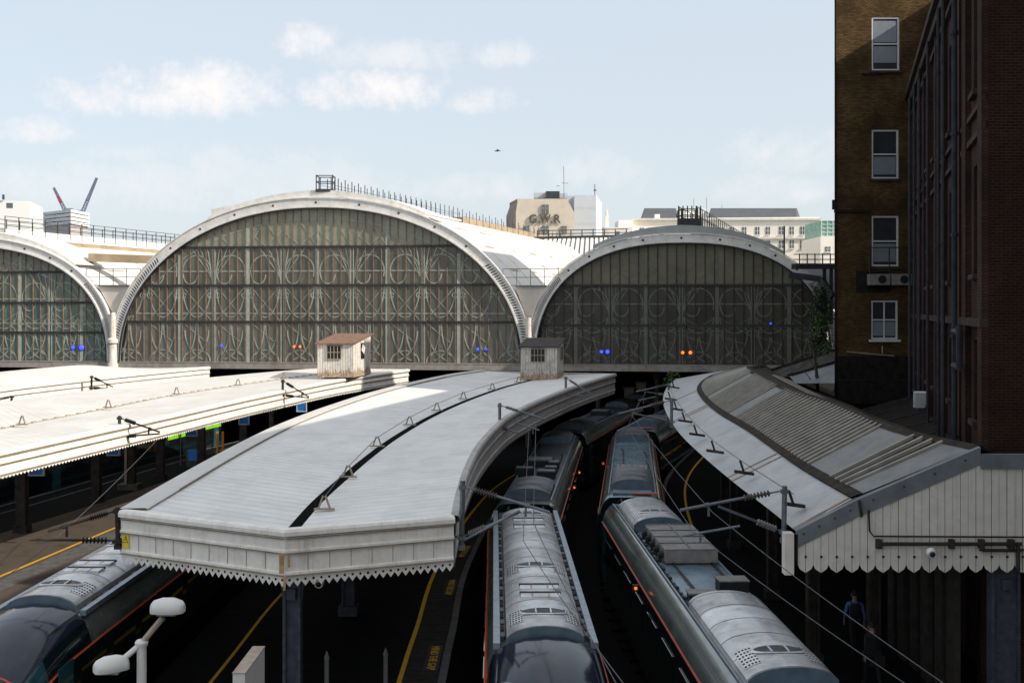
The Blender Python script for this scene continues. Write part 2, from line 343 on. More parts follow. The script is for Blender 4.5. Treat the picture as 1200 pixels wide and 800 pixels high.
for x,y,a,w in mg:
    lab={'nearest':'black platform marking with yellow MIND THE GAP lettering, nearest the camera','middle':'black platform marking with yellow MIND THE GAP lettering, just past the canopy corner','farthest':'black platform marking with yellow lettering, farthest of the three along the edge'}[w]
    t=thing('platform_marking',lab,'floor marking',(x,y,.96),'warning markings along the platform edge')
    rot=Matrix.Rotation(-R(90)-a,3,'Z')
    g=MB(); g.box((x,y,.962),(2.3,.42,.006),rot); part(g,'plate',m_black,t)
    text('MIND THE GAP',.33,'lettering',m_yel,.002,(x,y,.968),rot,t,sx=.93,bold=.004)

# ------------------------------------------------------------------ canopies
def outward(s,i,side):
    t=(s[min(i+1,len(s)-1)]-s[max(i-1,0)]); t.z=0; t.normalize(); return Vector((t.y,-t.x,0))*side
def sweep(s,side,prof,mb,m=0,norms=None):
    rows=[]
    for i,p in enumerate(s):
        n=norms[i] if norms else outward(s,i,side)
        rows.append([p+n*o+Vector((0,0,-d)) for o,d in prof])
    mb.grid(rows,m); return mb
def teeth(s,side,d0,h,pitch,mb,out=.03,hole=False,norms=None,cut=.45):
    L=0
    for k in range(len(s)-1):
        a,b=s[k],s[k+1]; seg=(b-a).length; n=max(1,round(seg/pitch)) if norms else None
        if norms:
            na,nb=norms[k],norms[k+1]
            for i in range(n): tooth(mb,a.lerp(b,i/n)+na.lerp(nb,i/n)*out,a.lerp(b,(i+1)/n)+na.lerp(nb,(i+1)/n)*out,d0,h,hole,cut)
    if not norms:
        tot=sum((b-a).length for a,b in zip(s,s[1:])); n=int(tot/pitch); q=spline(s,n)
        for i in range(n-1):
            o=outward(q,i,side)*out; o2=outward(q,i+1,side)*out
            tooth(mb,q[i]+o,q[i+1]+o2,d0,h,hole,cut)
def tooth(mb,a,b,d0,h,hole,cut):
    D=lambda t,d: a.lerp(b,t)+Vector((0,0,-d0-d))
    if not hole:
        mb.face([D(0,0),D(1,0),D(1,h*(1-cut)),D(.5,h),D(0,h*(1-cut))]); return
    r=.17; cy=h*.42; w=(b-a).length
    hp=[D(.5+r*math.cos(R(22.5+45*k)),cy+r*w*math.sin(R(22.5+45*k))) for k in range(8)]
    op=[D(1,h*(1-cut)),D(.78,h*(1-cut*.56)),D(.22,h*(1-cut*.56)),D(0,h*(1-cut)),D(0,cy*.6),D(.0,0),D(1,0),D(1,cy*.6)]
    for k in range(8): mb.face([hp[k],hp[(k+1)%8],op[(k+1)%8],op[k]])
    mb.face([D(.78,h*(1-cut*.56)),D(.5,h),D(.22,h*(1-cut*.56))])
def panel(A,B,mb,m=0,k=4,sag=0):
    rows=[];uv=[];d=0
    for i in range(len(A)):
        if i: d+=((A[i]-A[i-1]).length+(B[i]-B[i-1]).length)/2
        rows.append([A[i].lerp(B[i],j/k) for j in range(k+1)]); uv.append([(j,d) for j in range(k+1)])
    mb.grid(rows,m,uv); return mb
def anchor(c,t,par,m=None,h=.34,tform=False):
    m=m or m_anch
    n=Vector((t.y,-t.x,0)).normalized(); g=MB()
    if tform:
        g.beam(c-t*.0-n*.28+Vector((0,0,.1)),c+n*.28+Vector((0,0,.02)),.16,.08); g.beam(c+Vector((0,0,.05)),c+Vector((0,0,h))-n*.12,.06,.06)
    else:
        g.beam(c-n*.26,c+n*.26,.12,.04); g.beam(c-n*.15,c-n*.03+Vector((0,0,h)),.045,.045); g.beam(c+n*.15,c+n*.03+Vector((0,0,h)),.045,.045)
    part(g,'roof_anchor',m,par)

# central canopy
t1=thing('platform_canopy','large curved white canopy with a pointed front and dark central gutter','canopy',(-5.3,30,.95))
N1=70
L1=spline(edge([(144,597),(200,565),(250,537),(300,511),(340,493),(390,474.5),(450,456),(520,440),(560,434)],5.0),N1)
R1=spline(edge([(531,604),(537,575),(547,545),(563,517),(590,490),(615,475.5),(640,464.5),(680,449.5),(720,437.5)],5.0),N1)
V1=spline([Vector((-5.2,25.75,5.62))]+edge([(370,589),(400,562),(430,536.5),(462,513),(500,490.5),(535,474),(570,460.5),(600,451),(645,439.5)],5.22),N1)
VA=[];VB=[]
for i,p in enumerate(V1):
    n=outward(V1,i,1); VA.append(p-n*.14); VB.append(p+n*.16)
g=MB(); panel(L1,VA,g); panel(VB,R1,g); roof1=part(g,'roof',m_white,t1,True)
up=lambda z: Vector((0,0,z))
dn=Vector((0,0,-.34)); g=MB(); g.grid([VA,[p+dn for p in VA],[p+dn for p in VB],VB]); part(g,'valley_gutter',m_slot,t1)
prow=Vector((-5.18,25.4,5.82))
front=[L1[0],prow,R1[0]]
nL=Vector((-.29,-.957,0)).normalized()
d1=(prow-L1[0]); n1=Vector((d1.y,-d1.x,0)).normalized(); d2=(R1[0]-prow); n2=Vector((d2.y,-d2.x,0)).normalized()
fn=[n1,(n1+n2).normalized(),n2]
PROF=[(-.05,-.02),(.12,0),(.16,.06),(.16,.15),(.06,.20),(.06,.47),(.10,.49),(.10,.54),(.03,.56),(.03,.98),(.07,1.0),(.07,1.05),(.03,1.07)]
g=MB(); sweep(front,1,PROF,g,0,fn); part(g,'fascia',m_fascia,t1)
g=MB()
for dz in (.175,.515,1.025):
    for a,b,na in ((front[0],front[1],n1),(front[1],front[2],n2)):
        g.beam(a+na*.085+Vector((0,0,-dz-.045)),b+na*.085+Vector((0,0,-dz-.045)),.04,.018)
for (a,b,na,k) in ((front[0],front[1],n1,9),(front[1],front[2],n2,8)):
    for i in range(1,k): 
        q=a.lerp(b,i/k)+na*.034; g.beam(q+Vector((0,0,-.57)),q+Vector((0,0,-.97)),.012,.012)
part(g,'fascia_joint',m_trim,t1)
g=MB(); q=prow+fn[1]*.11
g.box(q+Vector((-.07,-.005,-.77)),(.10,.03,.44)); g.box(q+Vector((.10,.0,-.72)),(.04,.03,.26)); g.box(q+Vector((0,-.02,-1.22)),(.05,.03,.3)); part(g,'rust_stain',m_rust,t1)
g=MB(); teeth(front,1,1.06,.27,.187,g,.03,True,fn); part(g,'valance',m_fascia,t1)
for s_,side in ((L1,-1),(R1,1)):
    g=MB(); sweep(s_,side,[(-.05,-.02),(.12,0),(.16,.06),(.16,.15),(.06,.20),(.06,.47),(.10,.49),(.10,.54),(.03,.56),(.03,.98),(.07,1.0),(.07,1.05)],g)
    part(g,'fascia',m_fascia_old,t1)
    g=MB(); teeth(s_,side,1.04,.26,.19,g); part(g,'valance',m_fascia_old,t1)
g=MB(); a,b=L1[-1],R1[-1]; g.face([a,b,b-Vector((0,0,1.1)),a-Vector((0,0,1.1))]); part(g,'end_board',m_fascia_old,t1)
# roof edge trims
g=MB(); sweep(L1,-1,[(-.62,-.02),(-.55,-.045),(-.05,-.035),(.1,-.02)],g); part(g,'eaves_flashing',m_white2,t1)
g=MB()
for i in range(4,60): 
    o=outward(L1,i,-1); g.beam(L1[i]-o*.62+Vector((0,0,.03)),L1[min(i+1,N1-1)]-outward(L1,min(i+1,N1-1),-1)*.62+Vector((0,0,.03)),.02,.02)
part(g,'eaves_joint',m_trim,t1)
apx=[(380,597),(408,559),(442,523),(480,498),(512,481),(543,467.5),(577,456.5),(608,448)]
ap=edge(apx,5.16)
for i,c in enumerate(ap):
    t=(ap[min(i+1,7)]-ap[max(i-1,0)]).normalized(); anchor(c+Vector((0,0,.02)),t,t1)
g=MB(); g.tube([p+Vector((0,0,.32)) for p in ap],.012,5); part(g,'safety_cable',m_wire,t1)
def iron_column(par,x,y,ztop,zb=.95,w=.42,m=m_iron,bracket=True):
    g=MB()
    for sx in (-1,1):
        g.box((x+sx*w*.42,y,(ztop+zb)/2),(.07,.30,ztop-zb))
    g.box((x,y,(ztop+zb)/2),(w*.78,.10,ztop-zb)); g.box((x,y,zb+.15),(w+.2,.5,.3))
    if bracket:
        for sx in (-1,1):
            arc=[Vector((x+sx*(.2+.5*(1-math.cos(a))),y,ztop-.95+.95*math.sin(a))) for a in [k*math.pi/12 for k in range(7)]]
            for a,b in zip(arc,arc[1:]): g.beam(a,b,.12,.07)
        g.box((x,y-.19,ztop-.75),(.22,.1,.26))
        for k in range(14):
            for sx in (-1,1): g.box((x+sx*w*.42,y-.16,zb+.3+k*.22),(.03,.02,.03))
    part(g,'column',m,par)
iron_column(t1,-5.2,26.3,4.9)
for (x,y) in ((-5.3,36),(-4.9,46),(-3.2,56)): iron_column(t1,x,y,5.0,bracket=False)

# left canopy
t2=thing('platform_canopy','sunlit white canopy left of the central one with dark columns beneath','canopy',(-20,48,.95))
N2=60
L2=spline(edge([(-150,503),(-60,484),(0,471.5),(100,457.5),(200,446.5),(300,437),(370,431.5)],4.95),N2)
V2=spline(edge([(-200,548),(-60,515),(0,503),(127,478.5),(207,463),(333,444),(430,432)],5.08),N2)
R2=spline(edge([(-180,572),(-60,542),(0,528.5),(100,507),(200,485.5),(300,463.5),(400,444),(478,432.5)],5.0),N2)
g=MB(); panel(L2,V2,g); panel(V2,R2,g); part(g,'roof',m_white2,t2,True)
g=MB(); sweep(R2,1,[(-.05,-.02),(.12,0),(.15,.05),(.15,.12),(.05,.16),(.05,.36),(.09,.38),(.09,.42),(.03,.44),(.03,.78)],g); part(g,'fascia',m_fascia,t2)
g=MB(); teeth(R2,1,.78,.17,.19,g); part(g,'valance',m_fascia,t2)
g=MB()
for dz in (.14,.40,.76):
    for i in range(N2-1):
        a=R2[i]+outward(R2,i,1)*.10; b=R2[i+1]+outward(R2,i+1,1)*.10
        g.beam(a+Vector((0,0,-dz-.03)),b+Vector((0,0,-dz-.03)),.02,.04)
part(g,'fascia_joint',m_trim,t2)
g=MB()
rows=[]
for i in range(N2):
    n=outward(V2,i,1)
    for f in ((0,.35,.36,.99) if i<N2-1 else (0,)):
        p=V2[i].lerp(V2[min(i+1,N2-1)],f); h_=.07 if f in (0,.35) else .03; rows.append([p-n*.05,p-n*.04+up(h_),p+n*.04+up(h_),p+n*.05])
g.grid(rows); part(g,'valley_flashing',m_trim,t2)
g=MB(); a,b=L2[-1],R2[-1]; g.face([a,b,b-Vector((0,0,1.0)),a-Vector((0,0,1.0))]); part(g,'end_board',m_fascia,t2)
for c in edge([(26,497),(127,477),(207,461.5),(279,451),(333,443)],4.95):
    anchor(c,Vector((.25,.97,0)),t2)
for i,(x,y) in enumerate(((26,623),(113,588),(188,562),(236,549),(285,538))):
    b=PZ(x,y,.95); g=MB(); g.box((b.x,b.y,3.0),(.42,.42,4.1)); g.box((b.x,b.y,1.1),(.6,.6,.3))
    for sx in (-1,1): g.beam((b.x,b.y,4.2),(b.x+sx*1.1,b.y,5.05),.14,.16)
    part(g,'column',m_irond,t2)
b=PZ(152,573,.95); g=MB(); g.box((b.x-.16,b.y,3.0),(.14,.4,4.1),m=1); g.box((b.x+.16,b.y,3.0),(.3,.4,4.1)); g.box((b.x,b.y,1.1),(1.1,.8,.32),m=2); part(g,'column',[m_irond,m_trim,m_cope],t2)

# far left canopy
t3=thing('platform_canopy','farthest white canopy at the left edge, ending below the glazed arches','canopy',(-28,62,.95))
N3=40
R3=spline(edge([(-160,490),(-60,468),(0,455.5),(107,443),(180,435.5),(245,429.5)],5.0),N3)
C3=spline(edge([(-160,452),(-60,441),(0,435.5),(50,431),(103,427.6)],4.45)+[P(140,432.6,73.4)],N3)
g=MB(); panel(C3,R3,g); B3=[p+Vector((-7,2,-.8)) for p in C3]; panel(B3,C3,g); part(g,'roof',m_white2,t3,True)
g=MB(); sweep(R3,1,[(-.05,-.02),(.12,0),(.12,.14),(.05,.18),(.05,.4),(.09,.42),(.03,.46),(.03,.72)],g); part(g,'fascia',m_fascia,t3)
g=MB(); teeth(R3,1,.72,.2,.2,g); part(g,'valance',m_fascia,t3)
g=MB(); a,b=C3[-1],R3[-1]; g.face([a,b,b-Vector((0,0,.8)),a-Vector((0,0,.8))]); part(g,'end_board',m_fascia,t3)
for dz in (.15,.43):
    g=MB()
    for i in range(N3-1):
        a=R3[i]+outward(R3,i,1)*.125; b=R3[i+1]+outward(R3,i+1,1)*.125; g.beam(a+Vector((0,0,-dz)),b+Vector((0,0,-dz)),.02,.03)
    part(g,'fascia_joint',m_trim,t3)
for i in range(5):
    p=R3[6+7*i]; g=MB(); g.box((p.x-3,p.y,3),(.4,.4,4.2)); g.box((p.x-3,p.y,1.1),(.6,.6,.3)); part(g,'column',m_irond,t3)

# right canopy
t4=thing('platform_canopy','weathered grey pitched canopy at the right with boarded white gable end','canopy',(10,30,.95))
N4=64
E4=spline(edge([(934,623),(898,594),(860,565),(820,531),(795,506),(781,484),(777,467),(783,452),(800,440),(830,431)],5.35),N4)
K4=spline(edge([(1006,583),(940,545),(881,504),(844,482),(825,465),(821,452),(835,440),(862,431)],4.55),N4)
T4=spline(edge([(1146,524),(1052,502),(977,472),(925,455),(880,432.5)],3.35)+[Vector((13.0,60,7.72)),Vector((16.5,72,7.2))],N4)
for i in range(N4):        # keep the three lines abreast
    pass
def at_y(S,y):
    for a,b in zip(S,S[1:]):
        if a.y<=y<=b.y: return a.lerp(b,(y-a.y)/(b.y-a.y))
    return S[0] if y<S[0].y else S[-1]
ys=[26.9+ (70-26.9)*i/86 for i in range(87)]
E=[at_y(E4,y) for y in ys]; K=[at_y(K4,y) for y in ys]; T=[at_y(T4,y) for y in ys]
up=lambda z: Vector((0,0,z))
g=MB(); panel(E,[k-Vector((.12,0,.05)) for k in K],g,0,5); part(g,'lower_roof',m_rpan,t4)
g=MB(); panel(K,T,g); part(g,'upper_roof',m_ribg,t4)
g=MB(); panel([k+Vector((-.16,0,-.0)) for k in K],[k+Vector((.14,0,.1)) for k in K],g); part(g,'gutter_strip',m_brown,t4)
g=MB(); panel([p+Vector((-.22,0,-.04)) for p in T],[p+up(.06) for p in T],g,0,1); panel([p+up(.06) for p in T],[p+Vector((.22,0,-.04)) for p in T],g,0,1); part(g,'ridge_capping',m_brown,t4)
secs=[(26.9,27.9,'s'),(27.9,29.3,'r'),(29.3,31.2,'s'),(31.2,42.5,'r'),(42.5,43.7,'s'),(43.7,49.0,'m'),(49.0,50.2,'s'),(50.2,60,'m'),(60,70,'s')]
for a,b,k in secs:
    n=max(2,int((b-a)/.5)); yy=[a+(b-a)*i/n for i in range(n+1)]
    if k=='s':
        A=[at_y(K,y).lerp(at_y(T,y),.03)+up(.03) for y in yy]; B=[at_y(K,y).lerp(at_y(T,y),.96)+up(.03) for y in yy]; gs=MB(); panel(A,B,gs,0,3); part(gs,'roof_strip',m_stripg,t4)
    else:
        pitch=.40 if k=='r' else .36; y=a+.1; gr=MB()
        while y<b-.05:
            p=at_y(K,y).lerp(at_y(T,y),.04)+up(.02); q=at_y(K,y).lerp(at_y(T,y),.95)+up(.02)
            gr.beam(p,q,.115,.12); y+=pitch
        o_=part(gr,'glazing_bars',m_rib,t4)
        if k=='m': o_['label']='moss-stained glazing bars'
T5=[p+Vector((5.5,1.0,-2.0)) for p in T]
g=MB(); panel(T,T5,g); part(g,'rear_roof',m_roofd,t4)
g=MB()
for f,(a,b) in ((.3,(36,60)),):
    A=[at_y(T,a+(b-a)*i/20)+Vector((1.2,.2,-.40)) for i in range(21)]; B=[q+Vector((1.3,.2,-.45)) for q in A]; panel(A,B,g)
part(g,'pale_strip',m_pale,t4)
m_stain=mat('roof_stain',(.36,.27,.17),.8,var=.3)
for y in (27.05,33.6,34.2,47.5,48.0,54.5):
    g=MB(); a,b=at_y(E,y),at_y(K,y); g.beam(a+up(.012),b-Vector((.16,0,.045)),.10,.012); part(g,'rust_stain',m_stain,t4)
tp=[(930,594),(872,556),(838,531),(817,511),(803,495),(793,481),(786,469),(790,455)]
for x,y in tp:
    c=P(x,y,(5.0+.594)/((y-HZ)/F+.022)); anchor(c,Vector((0,1,0)),t4,m_irond,.42,True)
g=MB(); g.tube([P(x,y-6,(5.0+.594)/((y-HZ)/F+.022))+up(.2) for x,y in tp],.012,5); part(g,'safety_cable',m_wire,t4)
# gable end
YG=26.85; gx0=P(934,640,YG).x; xr=14.2
def gtop(x):
    if x<11.25: return 5.42+(x-gx0)*(7.42-5.42)/(11.25-gx0)
    return 7.15
g=MB(); seam=MB(); x=gx0; k=0; w=.187; zb=4.58
while x<xr:
    off=.012*(k%2)+random.uniform(0,.006)
    a,b=x,min(x+w,xr); y=YG-.06-off
    long_=.0 if k%2 else -.06
    if x+w<7.6: pass
    pts=[(a+.004,y,gtop(a)),(b-.004,y,gtop(b)),(b-.004,y,zb+(.10 if k%2 else -.09)),((a+b)/2+(.045 if k%2 else -.045),y,zb-.0),(a+.004,y,zb+(-.09 if k%2 else .10))]
    g.face([Vector(q) for q in pts])
    seam.box(((b),YG-.045,(gtop(b)+zb+.2)/2),(.02,.02,gtop(b)-zb-.2))
    if k%2==0: seam.box((b-.0,YG-.09,zb+.30),(.05,.03,.05))
    x+=w; k+=1
part(g,'gable_boards',m_board,t4); part(seam,'board_joint',m_irond,t4)
g=MB(); g.face([(gx0,YG,5.3),(11.25,YG,7.3),(xr,YG,7.1),(xr,YG,4.9),(gx0,YG,4.9)]); part(g,'gable_backing',m_darkr,t4)
g=MB()
for (xa,za,xb,zb_) in ((gx0-.06,5.44,8.34,6.2),(8.34,6.2,11.3,7.46)):
    g.face([(xa,YG-.10,za+.06),(xb,YG-.10,zb_+.06),(xb,YG-.10,zb_-.36),(xa,YG-.10,za-.36)]); g.face([(xa,YG-.10,za+.06),(xb,YG-.10,zb_+.06),(xb,YG+.12,zb_+.08),(xa,YG+.12,za+.08)])
    for q in range(4):
        f=(q+.5)/4; g.box((xa+(xb-xa)*f,YG-.11,za+(zb_-za)*f-.1),(.04,.03,.04),m=1)
g.box(((11.3+xr)/2,YG-.05,7.18),(xr-11.3,.2,.34)); part(g,'verge_board',[m_flash,m_galvd],t4)
g=MB(); g.box((gx0-.22,YG+.0,4.95),(.22,.3,1.0)); g.box((gx0-.04,YG-.06,5.05),(.06,.1,.75),m=1); part(g,'corner_box',[m_board,m_darkr],t4)
g=MB(); yb=YG-.16
c=lambda x,y: (P(x,y,yb).x,yb,P(x,y,yb).z)
g.tube([c(1018,597),c(1019,622),c(1024,628),c(1200,629)],.022,6); part(g,'conduit',m_brown,t4)
g=MB(); g.tube([c(1028,637),c(1197,637)],.045,8); g.tube([c(1150,640),c(1152,645),c(1197,645)],.03,8); g.tube([c(1148,644),c(1200,644)],.03,6)
g.tube([c(1193,637),c(1193,668)],.05,8)
for x in (1030,1115,1150,1185): g.box(c(x,637),(.12,.14,.22))
part(g,'conduit',m_irond,t4)
g=MB(); g.beam((8.36,YG-.14,6.25),(8.42,YG-.14,5.85),.05,.06); part(g,'downpipe',m_irond,t4)
for (x,y) in ((8.1,31),(9.8,31),(8.6,38),(8.9,46),(10.4,56)):
    iron_column(t4,x+.3,y,5.2,w=.3,bracket=False,m=m_irond)
iron_column(t4,12.05,27.2,4.9,w=.75)
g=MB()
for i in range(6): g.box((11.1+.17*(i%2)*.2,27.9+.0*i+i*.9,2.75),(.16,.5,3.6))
part(g,'side_screen',m_shadeboard,t4)

def cctv(x,y,z,label):
    t=thing('cctv_camera',label,'camera',(x,y,z)); g=MB()
    g.lathe([(0,.10),(.10,.10),(.12,.03),(.12,-.03),(.10,-.05),(.0,-.05)],(x,y,z),16,axis=(0,-1,-.3)); part(g,'housing',m_lamp,t,True)
    g=MB(); g.lathe([(.07*math.cos(a*math.pi/12),.09+.06*math.sin(a*math.pi/12)) for a in range(7)],(x,y,z),14,axis=(0,-1,-.3)); part(g,'dome',m_black,t,True)
    g=MB(); g.box((x,y+.08,z),(.06,.2,.06)); part(g,'mount',m_galv,t)
p=P(1091,647,26.5); cctv(p.x,p.y,p.z,'white dome camera mounted on the boarded gable end')
p=P(374,682,26.3); cctv(p.x,p.y,p.z,'small dome camera hanging below the saw-tooth valance')
t=thing('warning_sign','small yellow triangular warning sign at the left end of the white fascia','sign',P(153,632,27.2))
b=P(153,632,27.2); dd=d1.copy(); dd.z=0; dd.normalize(); nn=n1; c=L1[0]+d1*.03+nn*.06+up(-.74)
g=MB(); h=.105; g.face([c-dd*h+up(-.19),c+dd*h+up(-.19),c+dd*h+up(.17),c-dd*h+up(.17)]); part(g,'plate',m_yelp,t)
g=MB(); q=c+nn*.006; g.face([q-dd*.09+up(-.05),q+dd*.09+up(-.05),q+up(.13)]); part(g,'triangle',m_black,t)
g=MB(); q=c+nn*.011; g.face([q-dd*.068+up(-.035),q+dd*.068+up(-.035),q+up(.095)]); part(g,'triangle_inner',m_yelp,t)
g=MB(); q=c+nn*.016; g.face([q-dd*.006+up(.06),q+dd*.014+up(.06),q+up(.025),q+dd*.014+up(.025),q-dd*.006+up(-.02),q-dd*.003+up(.01),q-dd*.014+up(.012)]); part(g,'lightning_mark',m_black,t)

# ------------------------------------------------------------------ huts on the canopies
def hut(label,px0,px1,y,base,h0,h1,depth,mw,mr_,side):
    t=thing('roof_hut',label,'hut',(P(px0,base,y).x,y,P(px0,base,y).z)); z0=t.location.z-.25
    A=Vector((P(px0,base,y).x,y,z0)); B=Vector((P(px1,base,y).x,y-.1,z0)); d=Vector((.19,.98,0))*depth; C=B+d; D=A+d
    H0=h0+.25; H1=h1+.25
    g=MB(); 
    def boards(p,q,ha,hb,n):
        e=(q-p); nn=Vector((e.y,-e.x,0)).normalized()
        for i in range(n):
            a=p.lerp(q,i/n+.004); b=p.lerp(q,(i+1)/n-.004); fa=ha+(hb-ha)*i/n; fb=ha+(hb-ha)*(i+1)/n; o=nn*random.uniform(0,.012); r=random.uniform(0,.1)
            g.face([a+o+up(r*.5),b+o+up(r*.5),b+o+up(fb),a+o+up(fa)])
        g.face([p-nn*.015,q-nn*.015,q-nn*.015+up(hb),p-nn*.015+up(ha)],1)
    boards(A,B,H0,H0,14); boards(B,C,H0,H1,14); boards(C,D,H1,H1,10); boards(D,A,H1,H0,10); part(g,'walls',[mw,m_trim],t)
    for (p,q) in ((A,B),(B,C)):
        g=MB(); e=(q-p); nn=Vector((e.y,-e.x,0)).normalized()*.02; tops=[]
        for i in range(28): tops.append((p.lerp(q,i/27),random.uniform(.12,.34) if i%2 else random.uniform(.3,.62)))
        for (a_,h_),(b_,k_) in zip(tops,tops[1:]): g.face([a_+nn,b_+nn,b_+nn+up(k_),a_+nn+up(h_)])
        part(g,'rotten_foot',m_rot,t)
    g=MB(); o1=(B-A).normalized()*.12; o2=d.normalized()*.15
    q=[A-o1-o2+up(H0-.01),B+o1-o2+up(H0-.01),C+o1+o2+up(H1+.02),D-o1+o2+up(H1+.02)]; g.face(q); g.face([p+up(.07) for p in q])
    for i in range(4): g.face([q[i],q[(i+1)%4],q[(i+1)%4]+up(.07),q[i]+up(.07)])
    part(g,'roof',mr_,t)
    e=(B-A); nn=Vector((e.y,-e.x,0)).normalized(); u=e.normalized()
    wc=A+u*e.length*.47+nn*.03+up(H0-.48); 
    g=MB(); g.beam(wc-u*.42,wc+u*.42,.04,.8); w=part(g,'window',m_black,t)
    g=MB()
    for i in range(5): g.beam(wc+u*(-.42+.21*i)+nn*.03-up(.4),wc+u*(-.42+.21*i)+nn*.03+up(.4),.04,.04)
    for i in range(3): g.beam(wc-u*.44+nn*.03+up(-.4+.4*i),wc+u*.44+nn*.03+up(-.4+.4*i),.04,.04)
    fr=part(g,'frame',m_trim,w,local=True)
    v=d.normalized(); n2_=Vector((v.y,-v.x,0))
    if side=='door':
        dc=B+v*depth*.52+n2_*.03+up(H0-.45); g=MB(); g.beam(dc-v*.28,dc+v*.28,.04,.95); part(g,'door_opening',m_darkr,t)
        g=MB(); g.beam(dc-v*.1+up(-.1)+n2_*.03,dc+v*.12+up(.3)+n2_*.03,.03,.5); part(g,'door',mw,t)
    else:
        dc=B+v*depth*.62+n2_*.03+up(H0-.42); g=MB(); g.beam(dc-v*.3,dc+v*.3,.04,.8); w=part(g,'window',m_black,t)
        g=MB(); [g.beam(dc+v*k+n2_*.03-up(.42),dc+v*k+n2_*.03+up(.42),.05,.05) for k in (-.3,.3)]; part(g,'frame',m_trim,w,local=True)
    return t
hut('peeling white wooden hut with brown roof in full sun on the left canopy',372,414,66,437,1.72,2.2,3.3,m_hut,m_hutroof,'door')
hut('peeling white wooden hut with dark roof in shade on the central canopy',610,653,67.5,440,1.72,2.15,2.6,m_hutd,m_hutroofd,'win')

# ------------------------------------------------------------------ station sheds
ANG=R(7); fd=Vector((math.cos(ANG),-math.sin(ANG),0)); fnv=Vector((-math.sin(ANG),-math.cos(ANG),0)); AX=Vector((.309,.951,0))
O=Vector(((138-600)/F*84,84,0))
def fu(px):
    r=(px-600)/F; return (r*O.y-O.x)/(fd.x-r*fd.y)
def fY(u): return O.y+fd.y*u
def fz(px,py): return CZ-(py-HZ)/F*fY(fu(px))
def fp(u,z,o=0): q=O+fd*u+fnv*o; return Vector((q.x,q.y,z))
ZB=6.85
def sgn(x): return -1 if x<0 else 1
def shed(name_label,pxl,pxr,pyc,n,trans,glass,mmull,mtrac,pitch,verge,roofmat,thick,lights,depth=125):
    uL,uR=fu(pxl),fu(pxr); c=(uL+uR)/2; a=(uR-uL)/2; H=fz((pxl+pxr)/2,pyc)-ZB
    base=fp(c,0); t=thing('train_shed',name_label,'station shed',base)
    top=lambda u: ZB+H*max(0,1-min(1,abs((u-c)/a))**n)**(1/n)
    zt=[ZB]+[fz((pxl+pxr)/2,y) for y in sorted(trans,reverse=True)]+[ZB+H+1]
    us=[uL+(uR-uL)*i/round(2*a/pitch) for i in range(round(2*a/pitch)+1)]
    g=MB()
    for i in range(len(us)-1):
        ua,ub=us[i],us[i+1]; ta,tb=top(ua),top(ub)
        for k in range(len(zt)-1):
            z0,z1=zt[k],zt[k+1]
            if max(ta,tb)<=z0: continue
            A0,B0=min(z0,ta),min(z0,tb); A1,B1=min(z1,ta),min(z1,tb)
            tl=random.uniform(-.012,.012)
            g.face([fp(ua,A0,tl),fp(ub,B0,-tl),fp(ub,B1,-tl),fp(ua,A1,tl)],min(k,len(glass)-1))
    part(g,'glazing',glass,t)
    g=MB()
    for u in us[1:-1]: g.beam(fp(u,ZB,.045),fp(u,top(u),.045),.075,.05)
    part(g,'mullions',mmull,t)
    g=MB()
    for z in zt[1:-1]:
        q=a*max(0,1-((z-ZB)/H)**n)**(1/n); g.beam(fp(c-q,z,.06),fp(c+q,z,.06),.11,.15)
    part(g,'transoms',m_trans,t)
    # rim
    th=[math.pi*i/64 for i in range(65)]
    def cv(off):
        out=[]
        for x in th:
            cu,su=math.cos(x),math.sin(x)
            u=c-a*sgn(cu)*abs(cu)**(2/n); z=ZB+H*abs(su)**(2/n); out.append((u,z))
        res=[]
        for i,(u,z) in enumerate(out):
            p,q=out[max(i-1,0)],out[min(i+1,64)]; dx,dz=q[0]-p[0],q[1]-p[1]; L=math.hypot(dx,dz) or 1
            res.append((u-dz/L*off,z+dx/L*off))
        return res
    inn,mid,outr=cv(0),cv(.12),cv(thick)
    g=MB(); g.grid([[fp(u,z,.1) for u,z in inn],[fp(u,z,.42) for u,z in inn],[fp(u,z,.42) for u,z in mid],[fp(u,z,.32) for u,z in mid],[fp(u,z,.32) for u,z in outr],[fp(u,z,-.6) for u,z in outr]])
    part(g,'arch_rim',m_rim,t,True)
    g=MB(); o2=cv(thick+.02); o3=cv(thick+.10); g.grid([[fp(u,z,.34) for u,z in o2],[fp(u,z,.40) for u,z in o2],[fp(u,z,.40) for u,z in o3],[fp(u,z,-.3) for u,z in o3]]); part(g,'rim_moulding',m_rim,t,True)
    g=MB(); i1,i2=cv(-.06),cv(.02); g.grid([[fp(u,z,.25) for u,z in i1],[fp(u,z,.46) for u,z in i1],[fp(u,z,.46) for u,z in i2]]); part(g,'rim_edge',m_pipe,t,True)
    g=MB(); p1,p2=cv(thick*.28),cv(thick*.86)
    for i in range(1,63):
        if i==32: part(g,'rim_lattice',m_rimorn,t); g=MB()
        w=.5 if not (13<i<51) else 0
        if w:
            for k in range(3):
                f0=k/3; A=Vector(p1[i]).lerp(Vector(p1[i+1]),f0+.05); B=Vector(p2[i]).lerp(Vector(p2[i+1]),f0+.28); e=Vector(p1[i]).lerp(Vector(p1[i+1]),f0+.2); h_=Vector(p2[i]).lerp(Vector(p2[i+1]),f0+.33)
                mm=(A+B)/2+(e-A)*1.2
                g.face([fp(*A,.328),fp(*e,.328),fp(*mm,.328),fp(*h_,.328),fp(*B,.328)])
        elif i%4==0:
            q=Vector(p1[i]).lerp(Vector(p2[i]),.5); gb=MB(); gb.lathe([(0.001,.335),(.09,.335),(.09,.30)],fp(q.x,q.y,0),8,axis=fnv); part(gb,'rim_bolt',m_rimorn,t)
